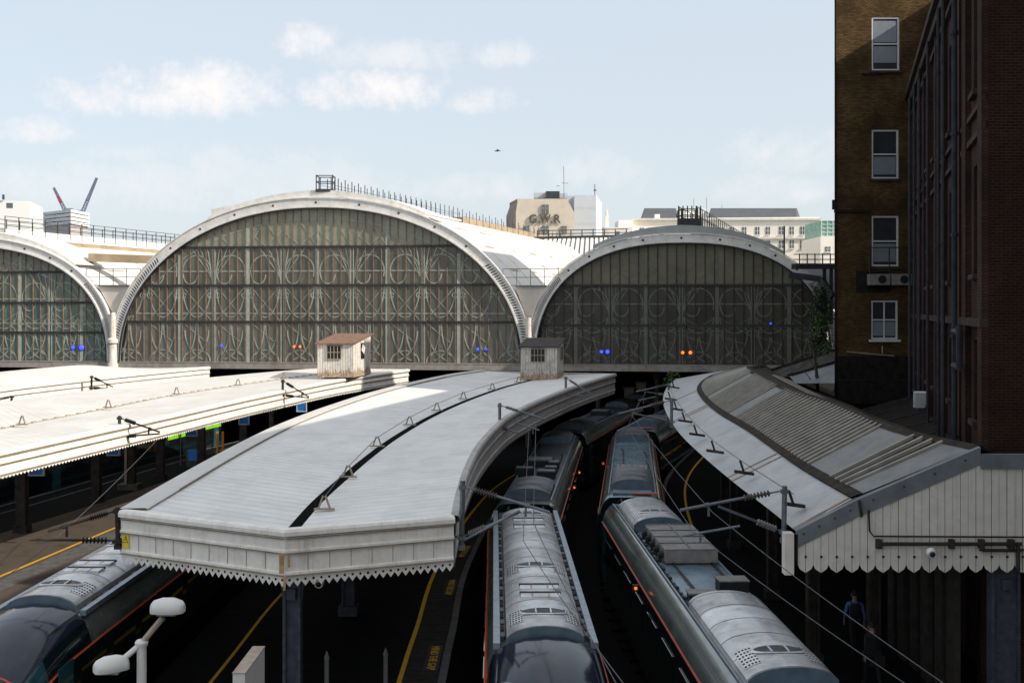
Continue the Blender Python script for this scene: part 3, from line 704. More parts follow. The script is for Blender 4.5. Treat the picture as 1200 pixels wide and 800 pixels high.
    part(g,'rim_lattice',m_rimorn,t)
    if verge:
        x0,x1,mv,lift,peak=verge; i0=[i for i in range(65) if outr[i][0]>=fu(x0)][0]; i1_=[i for i in range(65) if outr[i][0]<=fu(x1)][-1]
        g=MB(); lo=[];hi=[]
        for i in range(i0,i1_+1):
            u,z=o3[i]; s=math.sin(math.pi*(i-i0)/(i1_-i0)); lo.append(fp(u,z-.05,.10)); hi.append(fp(u,z+.20+lift*(1-abs((u-fu(peak))/max(fu(x1)-fu(peak),fu(peak)-fu(x0))))**.8 if abs(u-fu(peak))<=max(fu(x1)-fu(peak),fu(peak)-fu(x0)) else z+.20,.10))
        g.grid([lo,hi,[p+AX*4 for p in hi]]); part(g,'verge_cladding',mv,t)
    # roof barrel
    g=MB(); oc=cv(thick-.05); rows=[];uv=[]
    for k in range(14):
        s=.2+depth*k/13; rows.append([fp(u,z,-.5)+AX*s for u,z in oc]); uv.append([(i*.55,s) for i in range(65)])
    g.grid(rows,0,uv); part(g,'roof',roofmat,t,True)
    g=MB(); g.face([fp(u,z,-.5)+AX*(depth) for u,z in oc]); part(g,'end_wall',m_dark,t)  # unseen end wall added to keep the shed dark
    # base beam
    g=MB(); g.beam(fp(uL-.3,ZB-.22,.18),fp(uR+.3,ZB-.22,.18),.5,.42); g.beam(fp(uL-.3,ZB+.03,.3),fp(uR+.3,ZB+.03,.3),.3,.06); part(g,'base_beam',m_beam,t)
    # unseen dark side walls down to the ground, added to block light
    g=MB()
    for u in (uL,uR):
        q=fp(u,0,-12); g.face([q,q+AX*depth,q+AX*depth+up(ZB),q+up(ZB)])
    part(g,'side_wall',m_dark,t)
    return t,c,a,H,top,cv
def tracery(t,c,a,H,top,trans_z,m,half,nb,zrows,kind=0,w=.09):
    g=MB(); o=.022
    def ln(pts,ww=w):
        for p,q in zip(pts,pts[1:]):
            if p[1]<top(p[0])-.1 and q[1]<top(q[0])-.1: g.beam(fp(p[0],p[1],o),fp(q[0],q[1],o),.02,ww)
    def arc(cx,cz,rx,rz,a0,a1,k=12): ln([(cx+rx*math.cos(R(a0+(a1-a0)*i/k)),cz+rz*math.sin(R(a0+(a1-a0)*i/k))) for i in range(k+1)])
    z0,z1,z2,z3,z4,z5=zrows
    ub=[c+half*k for k in range(-nb,nb+1)]
    for k,u in enumerate(ub):
        post=(k-nb)%2==kind
        if post: ln([(u,z0+.05+i*.8) for i in range(30)],.26)
        else:
            for s in (-.10,.10): ln([(u+s,z0+.05),(u+s,z4)],.08)
            for s in (-1,1):      # fan-shaped top
                for e in (.25,.55,.9): ln([(u+s*.1,z2+.2),(u+s*(.1+.1*e),(z2+z3)/2),(u+s*half*e*.75,z4)],.07)
        for s in (-1,1):
            x=u+s*half/2
            if abs(x-c)>a: continue
            if s>0:
                # big ring between post and fan, with hooked scroll
                rr=half*.42; arc(x,(z3+z2)/2+.35,rr,(z4-z2)*.42,-20,200); arc(x,z2+.05,rr,(z2-z1)*.9,180,360)
                arc(x-rr*.45,(z3+z2)/2+.1,rr*.5,(z3-z2)*.5,180,360,8); 
                ln([(x-half*.45,z1),(x+half*.45,z2)],.05); ln([(x+half*.45,z1),(x-half*.45,z2)],.05)
                ln([(x-half*.45,z1),(x+half*.3,z0+1.5)],.06)
            # lower curves
            arc(u+s*half*.95,z0+2.4,half*.8,2.3,180 if s>0 else 0,250 if s>0 else -70,8)
            arc(x,z0+.1,half*.40,.85,0,180,10)
            arc(u+s*half*.12,z1-.1,half*.36,z1-z0-.6,0 if s>0 else 180,-75 if s>0 else 255,8)
            # small scrolls
            arc(u+s*.28,z2-.75,.2,.2,0,330,9)
    for z in (z1+.62,(z2+z3)/2+.35):
        q=a*.96; n_=60; ln([(c-q+2*q*i/n_,z) for i in range(n_+1)],.10)
    ln([(c+a*.985*math.cos(R(180-i*3)),ZB+(H-.75)*math.sin(R(i*3))) for i in range(61)],.07)
    for i in range(28,33): pass
    z=z5
    for k,u in enumerate(ub[:-1]):
        for uu in (u,u+half): pass
        ln([(u,z4),(u+half*.5,z4+(z5-z4)*.9),(u+half,z4)],.06); ln([(u,z4+1.2),(u+half*.5,z4+.1),(u+half,z4+1.2)],.06)
    part(g,'tracery',m,t)
def roofmat():
    m=m_shed.copy(); m.name='shed_roof_slats'; nt=m.node_tree; N=nt.nodes; b=N['Principled BSDF']; src=b.inputs['Base Color'].links[0].from_socket
    uv=N.new('ShaderNodeUVMap'); bt=N.new('ShaderNodeTexBrick'); bt.inputs['Scale'].default_value=1; bt.inputs['Brick Width'].default_value=2.2; bt.inputs['Row Height'].default_value=3.0; bt.inputs['Mortar Size'].default_value=.13; bt.offset=.35
    nt.links.new(uv.outputs[0],bt.inputs['Vector'])
    n=N.new('ShaderNodeTexNoise'); n.inputs['Scale'].default_value=.35; nt.links.new(uv.outputs[0],n.inputs['Vector']); n_=N.new('ShaderNodeMapRange'); nt.links.new(n.outputs['Fac'],n_.inputs[0]); n_.inputs[1].default_value=.42; n_.inputs[2].default_value=.6
    mm=N.new('ShaderNodeMath'); mm.operation='MULTIPLY'; nt.links.new(bt.outputs['Fac'],mm.inputs[0]); nt.links.new(n_.outputs[0],mm.inputs[1])
    x=N.new('ShaderNodeMix'); x.data_type='RGBA'; nt.links.new(mm.outputs[0],x.inputs[0]); nt.links.new(src,x.inputs[6]); x.inputs[7].default_value=(.35,.28,.2,1); nt.links.new(x.outputs[2],b.inputs['Base Color'])
    return m
m_slat=roofmat()
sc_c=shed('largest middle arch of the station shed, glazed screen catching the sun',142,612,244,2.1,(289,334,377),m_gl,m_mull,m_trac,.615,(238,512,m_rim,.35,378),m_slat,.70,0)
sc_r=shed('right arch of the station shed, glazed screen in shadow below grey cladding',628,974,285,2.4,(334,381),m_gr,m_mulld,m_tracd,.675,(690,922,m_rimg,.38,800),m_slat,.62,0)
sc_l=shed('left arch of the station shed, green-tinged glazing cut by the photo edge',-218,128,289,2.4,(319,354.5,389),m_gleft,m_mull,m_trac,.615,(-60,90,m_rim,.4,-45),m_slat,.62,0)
zr=lambda y:fz(377,y)
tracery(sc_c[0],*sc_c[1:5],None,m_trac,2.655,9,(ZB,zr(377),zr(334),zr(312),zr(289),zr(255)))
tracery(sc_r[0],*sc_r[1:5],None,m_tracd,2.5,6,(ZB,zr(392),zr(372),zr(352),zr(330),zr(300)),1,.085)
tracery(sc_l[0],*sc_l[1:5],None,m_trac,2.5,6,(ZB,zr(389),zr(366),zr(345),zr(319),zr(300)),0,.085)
# ridge walkways (parts of the sheds)
def walkway(S,px,py,start,L,hpost,step,kerb,mk,boxm,rails,w=.9):
    t=S[0]; u=fu(px); z=fz(px,py); o=fp(u,z,0)
    g=MB(); g.beam(o+AX*start,o+AX*L,w,kerb); part(g,'ridge_kerb',mk,t)
    g=MB(); side=Vector((AX.y,-AX.x,0))
    s=start
    while s<L:
        for sd in (-1,1): g.beam(o+AX*s+side*sd*w*.5,o+AX*s+side*sd*w*.5+up(hpost),.06,.06)
        s+=step
    if rails:
        for f in rails:
            for sd in (-1,1): g.beam(o+AX*start+side*sd*w*.5+up(hpost*f),o+AX*L+side*sd*w*.5+up(hpost*f),.045,.045)
    if not rails:
        for sd in (-1,1): g.beam(o+AX*start+side*sd*w*.5+up(hpost*.5),o+AX*L+side*sd*w*.5+up(hpost*.5),.025,.025)
    part(g,'ridge_railing',m_galvd,t)
    if boxm:
        g=MB(); g.box(o+AX*(start-.0)+up(.1),(1.3,1.3,.22))
        for sx in (-1,1):
            for sy in (-1,1): g.beam(o+AX*start+Vector((sx*.6,sy*.6,.2)),o+AX*start+Vector((sx*.6,sy*.6,1.25)),.07,.07)
        for zz in (.75,1.2):
            for sy in (-1,1): g.beam(o+AX*start+Vector((-.6,sy*.6,zz)),o+AX*start+Vector((.6,sy*.6,zz)),.06,.06)
            for sx in (-1,1): g.beam(o+AX*start+Vector((sx*.6,-.6,zz)),o+AX*start+Vector((sx*.6,.6,zz)),.06,.06)
        part(g,'ridge_platform',m_galvd,t)
walkway(sc_c,378,225,.5,28,1.15,1.15,.16,m_rim,True,None)
walkway(sc_c,378,229,28,115,1.35,2.0,1.2,m_gutter,False,None,1.1)
walkway(sc_r,800,262,2.5,60,1.4,1.3,.45,m_galvd,True,(1.0,.55),1.3)
t=sc_r[0]; g=MB(); q=fp(fu(800),fz(800,257),0)+AX*2.4
for i in range(6): g.box(q+Vector((-.8+.32*i,-.75,.35)),(.08,.06,1.5))
g.box(q+Vector((0,-.6,-.05)),(1.75,.3,.5)); part(g,'ridge_screen',m_galvd,t)
walkway(sc_l,-44,273,3,120,1.5,1.5,1.0,m_shed,False,(1.0,.75,.5),2.6)
walkway(sc_l,-44,280,3,120,.5,900,.5,m_gutter,False,None,2.9)
# small clutter along the left shed ridge
g=MB(); o=fp(fu(-44),fz(-44,281),0)
for s,c_ in ((34,0),(64,1),(66,1)): g.box(o+AX*s+Vector((1.4,0,.7)),(1.2,1.2,1.0) if c_==0 else (.5,.5,.9),m=c_)
part(g,'ridge_cabinet',[m_grglass,m_yelp],sc_l[0])
# valleys between arches
def valley(par,pxa,pxb,pyt,pym,pyb,pxm):
    ua,ub,um=fu(pxa),fu(pxb),fu(pxm); zt,zm,zb_=fz(pxm,pyt),fz(pxm,pym),fz(pxm,pyb)
    g=MB(); g.face([fp(ua,zm,.05),fp(ub,zm,.05),fp(um+.25,zb_,.05),fp(um-.25,zb_,.05)]); part(g,'valley_panel',m_valley,par)
    g=MB(); g.face([fp(ua,zm,.06),fp(ub,zm,.06),fp(ub,zm,.0)+AX*60,fp(ua,zm,.0)+AX*60]); part(g,'valley_floor',m_shed,par)
    g=MB(); ua-=.9; ub+=.9
    for z in (zm+.02,(zm+zt)/2,zt): g.beam(fp(ua,z,.12),fp(ub,z,.12),.05,.05)
    for i in range(5): u=ua+(ub-ua)*i/4; g.beam(fp(u,zm,.12),fp(u,zt,.12),.05,.05)
    g.beam(fp(ua+.9,zm,.12),fp(ub-.9,zm,.12),.2,.09); part(g,'valley_railing',m_galv,par)
    g=MB(); pr=[(.22,.0),(.22,4.0),(.34,4.1),(.34,4.35),(.26,4.5),(.30,5.6),(.42,6.3),(.42,6.7),(.3,6.9),(.3,8.2),(.42,8.3),(.42,8.55),(.24,8.7),(.20,zb_)]
    g.lathe(pr,fp(um,0,.45),12,m=0); bq=len(pr)
    for i_,f_ in enumerate(g.f):
        if max(g.v[k][2] for k in f_)<6.35: g.m[i_]=1  # lower column coloured dark to stand in for the shade there
    part(g,'column',[m_hut,m_irond],par,True)
valley(sc_l[0],115,152,315,334.5,366,135.5)
valley(sc_c[0],604,640,315,335,372,620)
g=MB(); ua,ub=fu(89),fu(176); g.beam(fp(ua,fz(130,300),-2),fp(ub,fz(130,303),-2)+AX*1.5,.6,.62); part(g,'box_gutter',m_gutter,sc_l[0])
g=MB(); g.beam(fp(fu(241),fz(241,252),-1.5),fp(fu(300),fz(300,240),-1.5),.5,1.1); part(g,'roof_upstand',m_rim,sc_c[0])
# columns under the screens
for x in (158,235,310,470,540,700,770,840): 
    q=fp(fu(x),0,-1.5); g=MB(); g.lathe([(.35,0),(.35,.5),(.2,.7),(.18,5.6),(.3,6.0),(.3,6.5)],q,12); part(g,'column',m_irond,sc_c[0] if x<610 else sc_r[0],True)
# glowing lamps seen at the glazing
lm=[(86,407,'b',.22),(96,407,'b',.3),(260,405,'b',.16),(345,406,'o',.15),(352,406,'o',.15),(560,409,'b',.16),(570,409,'b',.13),(705,412,'b',.17),(712,412,'b',.2),(800,413,'o',.16),(809,413,'o',.17),(903,379,'b',.10)]
posn=['left of the pair, bottom right of the left arch','right of the pair, brightest, bottom right of the left arch','alone near the left foot of the middle arch','left of the pair below the middle arch centre','right of the pair below the middle arch centre','left of the pair near the right foot of the middle arch','right of the pair near the right foot of the middle arch','left of the pair just right of the shaded hut','right of the pair just right of the shaded hut','left of the pair low in the middle of the right arch','right of the pair low in the middle of the right arch','small, higher up near the brick building']
for (x,y,k,r),w in zip(lm,posn):
    r*=.72
    q=fp(fu(x),fz(x,y),.06); t=thing('signal_lamp',('blue' if k=='b' else 'orange')+' lamp, '+w,'lamp',q,'lamps glowing in the arch glazing')
    g=MB(); g.lathe([(.001,r*.55),(r*.5,r*.48),(r*.85,r*.28),(r,0)],q,12,axis=fnv); part(g,'lens',m_lblue if k=='b' else m_lor,t,True)
    g=MB(); g.lathe([(r*1.02,-.02),(r*1.15,.02),(r*1.02,.05)],q,12,axis=fnv); part(g,'rim',m_trans,t,True)
# transept roof far behind
t=thing('glazed_roof','ribbed grey glazed roof with a railing, behind the gap between two arches','roof',(9,130,15))
g=MB(); A=P(640,281.5,128); B=P(742,279,128); C=P(752,310,112); D=P(628,312,112); g.face([A,B,C,D]); part(g,'glass',m_stripg,t)
g=MB()
for i in range(20):
    f=i/19; g.beam(A.lerp(B,f)+up(.05),D.lerp(C,f)+up(.05),.35,.2)
part(g,'glazing_bars',m_rim,t)
g=MB(); g.beam(P(626,280,129),P(742,277.5,129),.4,.5); part(g,'ridge_gutter',m_galvd,t); g=MB()
for i in range(9): g.beam(P(630+13*i,281.5-.28*i,129),P(630+13*i,270-.28*i,129),.12,.12)
for y in (270.5,274.5): g.beam(P(629,y,129),P(736,y-2.2,129),.09,.09)
part(g,'railing',m_galvd,t)

# ------------------------------------------------------------------ background buildings
def facade(par,A,B,z0,z1,wins,mw,name='wall',mwin=m_winp,frame=None,depth=20):
    d=(B-A); L=d.length; u=d/L; n=Vector((u.y,-u.x,0)); g=MB()
    a=A.copy(); b=B.copy(); back=-n*depth
    q=[Vector((p.x,p.y,0)) for p in (A,B,B+back,A+back)]
    for i in range(4):
        p,r=q[i],q[(i+1)%4]; l=(r-p).length; g.face([p+up(z0),r+up(z0),r+up(z1),p+up(z1)],0,[(0,z0),(l,z0),(l,z1),(0,z1)])
    g.face([p+up(z1) for p in q]); part(g,name,mw,par)
    for (s0,s1,w0,w1) in wins:
        c=A+u*(s0+s1)/2; g=MB(); g.beam(Vector((c.x,c.y,0))-u*(s1-s0)/2+up((w0+w1)/2)+n*.02,Vector((c.x,c.y,0))+u*(s1-s0)/2+up((w0+w1)/2)+n*.02,.12,w1-w0); w=part(g,'window',mwin,par)
        if frame:
            g=MB(); e=u*(s1-s0)/2; cc=Vector((c.x,c.y,0))+n*.1
            g.beam(cc-e*1.15+up(w0-.12),cc+e*1.15+up(w0-.12),.3,.22); g.beam(cc-e+up((w0+w1)/2),cc+e+up((w0+w1)/2),.04,.1); g.beam(cc+up(w0),cc+up(w1),.04,.1); part(g,'frame',frame,w,local=True)
YW=200
t=thing('office_building','tan stone building with tapering top and large G.W.R letters','building',P(636,300,YW)*1)
t.location.z=0
def bx(px,py,Y): return P(px,py,Y)
g=MB(); z1=bx(0,233,YW).z; zs=bx(0,285,YW).z; zb=0
def ring(l,m_,r,z): return [Vector((P(l,0,YW).x,YW+8,z)),Vector((P(m_,0,YW).x,YW,z)),Vector((P(r,0,YW).x,YW,z)),Vector((P(r,0,YW).x,YW+26,z)),Vector((P(l,0,YW).x,YW+26,z))]
rs=[ring(593,604.5,673,0),ring(593,604.5,673,bx(0,249,YW).z),ring(597.5,606.5,666,z1-.5),ring(597,606,666.5,z1)]
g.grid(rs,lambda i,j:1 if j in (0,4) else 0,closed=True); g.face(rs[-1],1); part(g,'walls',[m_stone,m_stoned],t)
for (a,b,c_,d_) in ((635,643,240,251),(614,620,265,276),(635,643,265,273),(658,664,265,273),(597,602,266,276)):
    p=P(a,c_,YW); q=P(b,d_,YW); yo=YW-.1 if a>604 else YW+4
    g=MB(); g.box(((p.x+q.x)/2,yo,(p.z+q.z)/2),(q.x-p.x,.4,p.z-q.z)); w=part(g,'window',m_winp,t)
    g=MB(); g.box(((p.x+q.x)/2,yo-.22,(p.z+q.z)/2),(.14,.06,p.z-q.z)); g.box(((p.x+q.x)/2,yo-.22,p.z*.6+q.z*.4),(q.x-p.x,.06,.14)); part(g,'frame',m_stoned,w,local=True)
rot=Matrix.Rotation(R(90),3,'X')
for ch,x in (('G',624.3),('.',631.8),('W',638.8),('.',646.2),('R',652.6)):
    text(ch,2.15,'letter',m_letter,.10,P(x,257 if ch!='.' else 257.0,YW-.25),rot,t,sx=.95 if ch!='W' else .84,bold=.045)
g=MB(); g.box(P(647.5,229.5,YW+5),(2.5,3,1.4)); part(g,'plant_louvre',m_galvd,t)
g=MB(); g.box(P(634,230,YW+6),(2.6,3,1.0)); g.box(P(660,230,YW+6),(1.5,2,.9)); part(g,'plant_box',m_clad,t)
g=MB(); g.tube([P(661,231,YW+5),P(660.5,195,YW+5)],.05,5); g.tube([P(658,214.5,YW+5),P(666,215,YW+5)],.04,4); g.tube([P(652,218,YW+5),P(656,218,YW+5)],.05,4); part(g,'aerial',m_galv,t)
t=thing('clad_tower','pale grey metal-clad block right of the lettered stone building','building',(P(688,0,212).x,212,0))
A=P(673,0,212);B=P(698.5,0,212);A.z=B.z=0; facade(t,A,B,0,P(0,228.5,212).z,[],m_clad,'walls',depth=14)
A=P(664,0,216);B=P(674,0,216);A.z=B.z=0; facade(t,A,B,0,P(0,229.5,216).z,[],m_clad,'side_block',depth=10)
g=MB(); g.tube([P(697,229,213),P(697,216,213)],.07,5); g.tube([P(695.5,223,213),P(699,223,213)],.12,5); part(g,'aerial',m_galvd,t)
g=MB()
p=P(699.3,0,211.9); g.face([Vector((P(698.6,0,212).x,212,0)),Vector((P(705,0,226).x,226,0)),Vector((P(705,0,226).x,226,P(0,230,212).z)),Vector((P(698.6,0,212).x,212,P(0,228.5,212).z))]); part(g,'white_return',m_whiteb,t)
YC=235
t=thing('office_block','long cream office block with dark mansard roof and sash windows','building',(P(840,0,YC).x,YC,0))
A=P(740,0,YC);B=P(961,0,YC-4);A.z=B.z=0; sc_=lambda px:(P(px,0,YC).x-A.x)
wins=[]
for x in (754,765,778,862,873,885,902,914.5,923,934): pass
zz=lambda y:P(0,y,YC).z
for x in (752,762,775,844,856,870,885,897,912,924,936): 
    if not 790<x<840: wins.append((sc_(x-2.4),sc_(x+2.4),zz(276),zz(267)))
for x in (880,897,912,924,936,948-12): wins.append((sc_(x-2.4)+.01,sc_(x+2.4),zz(292),zz(283)))
facade(t,A,B,0,zz(256),wins,m_cream,'walls',frame=m_rim,depth=30)
g=MB(); g.beam(P(740,279,YC)-Vector((0,.25,0)),P(961,279,YC-4)-Vector((0,.25,0)),.3,.35); g.beam(P(740,257,YC)-Vector((0,.25,0)),P(961,257,YC-4)-Vector((0,.25,0)),.5,.4); part(g,'cornice',m_rim,t)
g=MB()
for (a,b) in ((753,792),(831,934)):
    pa,pb=P(a,255.7,YC+2),P(b,255.7,YC+2); qa,qb=P(a+2,244,YC+5),P(b-1,244,YC+5); pc,pd=P(b+4,255.7,YC+18),P(a-2,255.7,YC+18); qc,qd=P(b,244,YC+17),P(a+2,244,YC+17)
    g.grid([[pa,pb,pc,pd],[qa,qb,qc,qd]],closed=True); g.face([qa,qb,qc,qd])
part(g,'mansard_roof',m_slate,t)
g=MB(); g.box(P(811,251,YC+8),(6,4,2)); g.box(P(770,254,YC+1),(1.1,1,1)); part(g,'plant_box',m_whiteb,t)
g=MB(); [g.tube([P(x,250,YC),P(x,y,YC)],.05,4) for x,y in ((813,233),(828,232),(846,240))]; part(g,'aerial',m_galv,t)
t=thing('cream_annexe','low cream building with small chimney between clad tower and office block','building',(P(720,0,225).x,225,0))
A=P(699,0,228);B=P(741,0,226);A.z=B.z=0; facade(t,A,B,0,P(0,266,226).z,[(3.9,4.8,P(0,277,226).z,P(0,271,226).z)],m_cream,'walls',depth=10)
A=P(725,0,231);B=P(742,0,231);A.z=B.z=0; facade(t,A,B,0,P(0,258,231).z,[],m_cream,'upper_walls',depth=8)
g=MB(); g.box(P(711,260,229),(.7,.7,2.6)); g.lathe([(.3,0),(.2,.6),(.1,1.2),(.05,1.6)],P(711,253,229),8); part(g,'chimney',m_cream,t)
t=thing('glass_office','green glazed office behind the shed, beside the tall brick building','building',(P(975,0,215).x,215,0))
A=P(961.5,0,213);B=P(1000,0,213);A.z=B.z=0; z2=P(0,277,213).z
facade(t,A,B,0,z2,[(.9,1.9,P(0,295,213).z,P(0,289,213).z)],m_cream,'walls',frame=m_rim,depth=14)
A=P(962.5,0,214);B=P(1000,0,214);A.z=B.z=0; 
g=MB(); za,zb2=P(0,277,214).z,P(0,258.5,214).z; g.box(((A.x+B.x)/2,220,(za+zb2)/2),(B.x-A.x,12,zb2-za)); part(g,'curtain_wall',m_grglass,t)
g=MB()
for i in range(6): g.box((A.x+i*1.1,213.9,(za+zb2)/2),(.12,.1,zb2-za))
for i in range(5): g.box(((A.x+B.x)/2,213.9,za+(zb2-za)*i/4),(B.x-A.x,.1,.12))
part(g,'glazing_bars',m_rim,t)
t=thing('white_block','plain white rooftop block at the far left behind the shed','building',(P(15,0,300).x,300,0))
A=P(-25,0,300);B=P(35,0,303);A.z=B.z=0; facade(t,A,B,0,P(0,234.5,300).z,[(7.0,8.6,P(0,243,300).z,P(0,237,300).z)],m_whiteb,'walls',depth=20)
g=MB(); g.tube([P(4,234,301),P(4,228,301)],.3,6); part(g,'vent',m_galvd,t)
t=thing('unfinished_building','concrete frame building under construction on the skyline below two cranes','building',(P(78,0,360).x,360,0))
A=P(48,0,362);B=P(84,0,352);A.z=B.z=0; za=P(0,262,355).z
for i,y in enumerate((263,258.5,254,249.5)):
    z=P(0,y,355).z; g=MB(); q=[P(50,0,364),P(83,0,352),P(105,0,366),P(72,0,380)]; q=[Vector((p.x,p.y,0)) for p in q]
    g.face([p+up(z) for p in q]); g.face([p+up(z+.9) for p in q]); [g.face([q[k]+up(z),q[(k+1)%4]+up(z),q[(k+1)%4]+up(z+.9),q[k]+up(z+.9)]) for k in range(4)]; part(g,'floor_slab',m_whiteb,t)
g=MB(); cc=(q[0]+q[1]+q[2]+q[3])/4; qq=[cc.lerp(p,.93) for p in q]; [g.face([qq[k],qq[(k+1)%4],qq[(k+1)%4]+up(P(0,248,355).z),qq[k]+up(P(0,248,355).z)]) for k in range(4)]; part(g,'inner_wall',m_conc,t)
for k in range(12):
    for y0 in (259.5,254.5,249.8):
        pass
g=MB()
for y0 in (259.8,254.8,250):
    for (p,r) in ((qq[0],qq[1]),(qq[1],qq[2])):
        for i in range(6):
            if random.random()<.6:
                a=p.lerp(r,(i+.1)/6); b=p.lerp(r,(i+.8)/6); n=Vector(((r-p).y,-(r-p).x,0)).normalized()*.1; z=P(0,y0,355).z; g=MB(); g.face([a+n+up(z-.55),b+n+up(z-.55),b+n+up(z+.55),a+n+up(z+.55)]); part(g,'opening',m_concd,t)
def crane(label,foot,tip,mjib,Y):
    f=P(*foot,Y); e=P(*tip,Y); t=thing('tower_crane',label,'crane',(f.x,f.y,0),'cranes on the skyline')
    g=MB(); g.box((f.x,f.y,f.z/2),(1.2,1.2,f.z)); part(g,'mast',m_crane,t)
    g=MB(); d=(e-f); L=d.length; s=Vector((d.z,0,-d.x)).normalized()
    for k in (-.5,.5): g.beam(f+s*k,e+s*k*.4,.4,.4)
    n=14
    for i in range(n): 
        w=.5*(1-.6*i/n); a=f+d*i/n; b=f+d*(i+1)/n; g.beam(a+s*w*(1 if i%2 else -1),b+s*w*(-1 if i%2 else 1),.25,.25)
    part(g,'jib',m_crane,t)
    g=MB(); g.beam(f+d*.35,f+d*.62,.8,.9); part(g,'jib_panel',mjib,t)
    g=MB(); g.box(f+Vector((-1.5 if e.x>f.x else 1.5,0,-.3)),(2.4,1.4,1.6)); part(g,'counterweight',m_crane,t)
crane('tower crane with red jib section leaning left, left of the pair',(76,246,),(63,220),m_craner,372)
crane('taller tower crane with grey jib leaning right, right of the pair',(97,248),(113.5,208.5),m_crane,372)

# ------------------------------------------------------------------ brick buildings on the right
def wallsheet(g,A,u,n,L,z0,z1,ops,m=0,reveal=.18,mr_=1):
    us=sorted(set([0,L]+[x for o in ops for x in o[:2]])); zs=sorted(set([z0,z1]+[x for o in ops for x in o[2:4]]))
    for i in range(len(us)-1):
        for k in range(len(zs)-1):
            a,b,c,d=us[i],us[i+1],zs[k],zs[k+1]; mu,mz=(a+b)/2,(c+d)/2
            if any(o[0]<mu<o[1] and o[2]<mz<o[3] for o in ops): continue
            g.face([A+u*a+up(c),A+u*b+up(c),A+u*b+up(d),A+u*a+up(d)],m,[(a,c),(b,c),(b,d),(a,d)])
    for a,b,c,d in ops:
        q=[A+u*a+up(c),A+u*b+up(c),A+u*b+up(d),A+u*a+up(d)]
        for i in range(4):
            p,r=q[i],q[(i+1)%4]; l=(r-p).length; g.face([p,r,r-n*reveal,p-n*reveal],mr_,[(0,0),(l,0),(l,reveal),(0,reveal)])
YB=57.6; X0=P(978,0,YB).x; X1=24.5
t=thing('brick_building','tall yellow-brown brick building with four white sash windows','building',(X0,YB,0))
wz=lambda y:P(0,y,YB).z; wx=lambda x:P(x,0,YB).x-X0
OP=[(wx(1021.5),wx(1054),wz(83),wz(20)),(wx(1021.5),wx(1053),wz(209.5),wz(152)),(wx(1021.5),wx(1053),wz(312),wz(253)),(wx(1021),wx(1052),wz(397.5),wz(352))]
g=MB(); ux=Vector((1,0,0)); wallsheet(g,Vector((X0,YB,0)),ux,Vector((0,-1,0)),X1-X0,0,27.2,OP,0,.12)
ld=Vector((.305,.952,0)); A=Vector((X0,YB,0)); back=0
def block(l0,l1,h,hprev):
    p,q=A+ld*l0,A+ld*l1; w_=Vector((14,0,0))
    g.face([p,q,q+up(h),p+up(h)],0,[(l0,0),(l1,0),(l1,h),(l0,h)]); g.face([p+up(h),q+up(h),q+w_+up(h),p+w_+up(h)])
    lo,hi=min(h,hprev),max(h,hprev); g.face([p+up(lo),p+w_+up(lo),p+w_+up(hi),p+up(hi)],0,[(0,lo),(14,lo),(14,hi),(0,hi)])
    g.face([q+up(0),q+w_,q+w_+up(h),q+up(h)],0,[(0,0),(14,0),(14,h),(0,h)])
block(0,2.2,27.2,27.2); block(2.2,14.8,22,27.2); block(14.8,23,32,22)  # unseen rear blocks, heights stepped to shade only the right arch
part(g,'walls',[m_brickb,m_brickb],t)
for i,(a,b,c,d) in enumerate(OP):
    g=MB(); x0,x1=X0+a,X0+b; yy=YB+.10
    g.box(((x0+x1)/2,yy,(c+d)/2),(x1-x0,.03,d-c),m=0); w=part(g,'window',[m_pane],t)
    g=MB(); f=.09
    for xx in (x0+f/2,x1-f/2): g.box((xx,yy-.03,(c+d)/2),(f,.07,d-c))
    for zz_ in (c+f/2,d-f/2): g.box(((x0+x1)/2,yy-.032,zz_),(x1-x0,.07,f))
    mid=(c+d)/2+(.0 if i else .0); g.box(((x0+x1)/2,yy-.034,mid),(x1-x0-.1,.06,.07))
    if i==3: g.box(((x0+x1)/2,yy-.036,(c+d)/2),(.06,.06,d-c-.1))
    part(g,'frame',m_sash,w,local=True)
    g=MB(); off=.3 if i==0 else .12
    if i==0: g.box(((x0+x1)/2,yy-.02,d-.75),(x1-x0-.25,.02,1.1)); g.box(((x0+x1)/2,yy-.02,c+.85),(x1-x0-.25,.02,.85))
    else: g.box(((x0+x1)/2,yy-.02,c+(d-c)*.27),(x1-x0-.25,.02,(d-c)*.36))
    part(g,'blind',m_blind,w,local=True)
    g=MB(); g.box(((x0+x1)/2,YB-.03,c-.07),(x1-x0+.25,.22,.12)); part(g,'sill',m_sill if i<3 else m_sash,w,local=True)
g=MB(); g.box((X0+.9,YB-.04,wz(247.5)),(1.85,.16,.14)); g.box((X0+1.9,YB-.03,wz(83+4)),(.0+1.0,.1,.1)); g.box((X0-.06,YB-.05,wz(240)),(.14,.14,.5)); part(g,'string_course',m_darkr,t)
g=MB(); g.box((X0+2.2,YB-.012,wz(437)),(4.2,.02,1.75)); part(g,'dark_patch',m_darkr,t); g=MB(); g.box((X0+2.0,YB-.014,wz(330)),(1.75,.02,1.1)); part(g,'dark_patch',m_darkr,t)  # flat dark panels over two areas of the brick front
g=MB(); g.tube([(P(992,412,YB-.1)),P(1048,417,YB-.1)],.035,6); g.tube([P(1034,414,YB-.1),P(1034,405,YB-.1)],.03,6); part(g,'pipe',m_rib,t)
g=MB()
for xx in (P(978.5,0,YB).x,): g.tube([(xx,YB-.08,6.5),(xx,YB-.08,27)],.05,6)
part(g,'downpipe',m_darkr,t)
t_=thing('balcony_rail','thin dark balcony railing across the third window of the brick building','railing',P(1040,310,YB-.3))
g=MB()
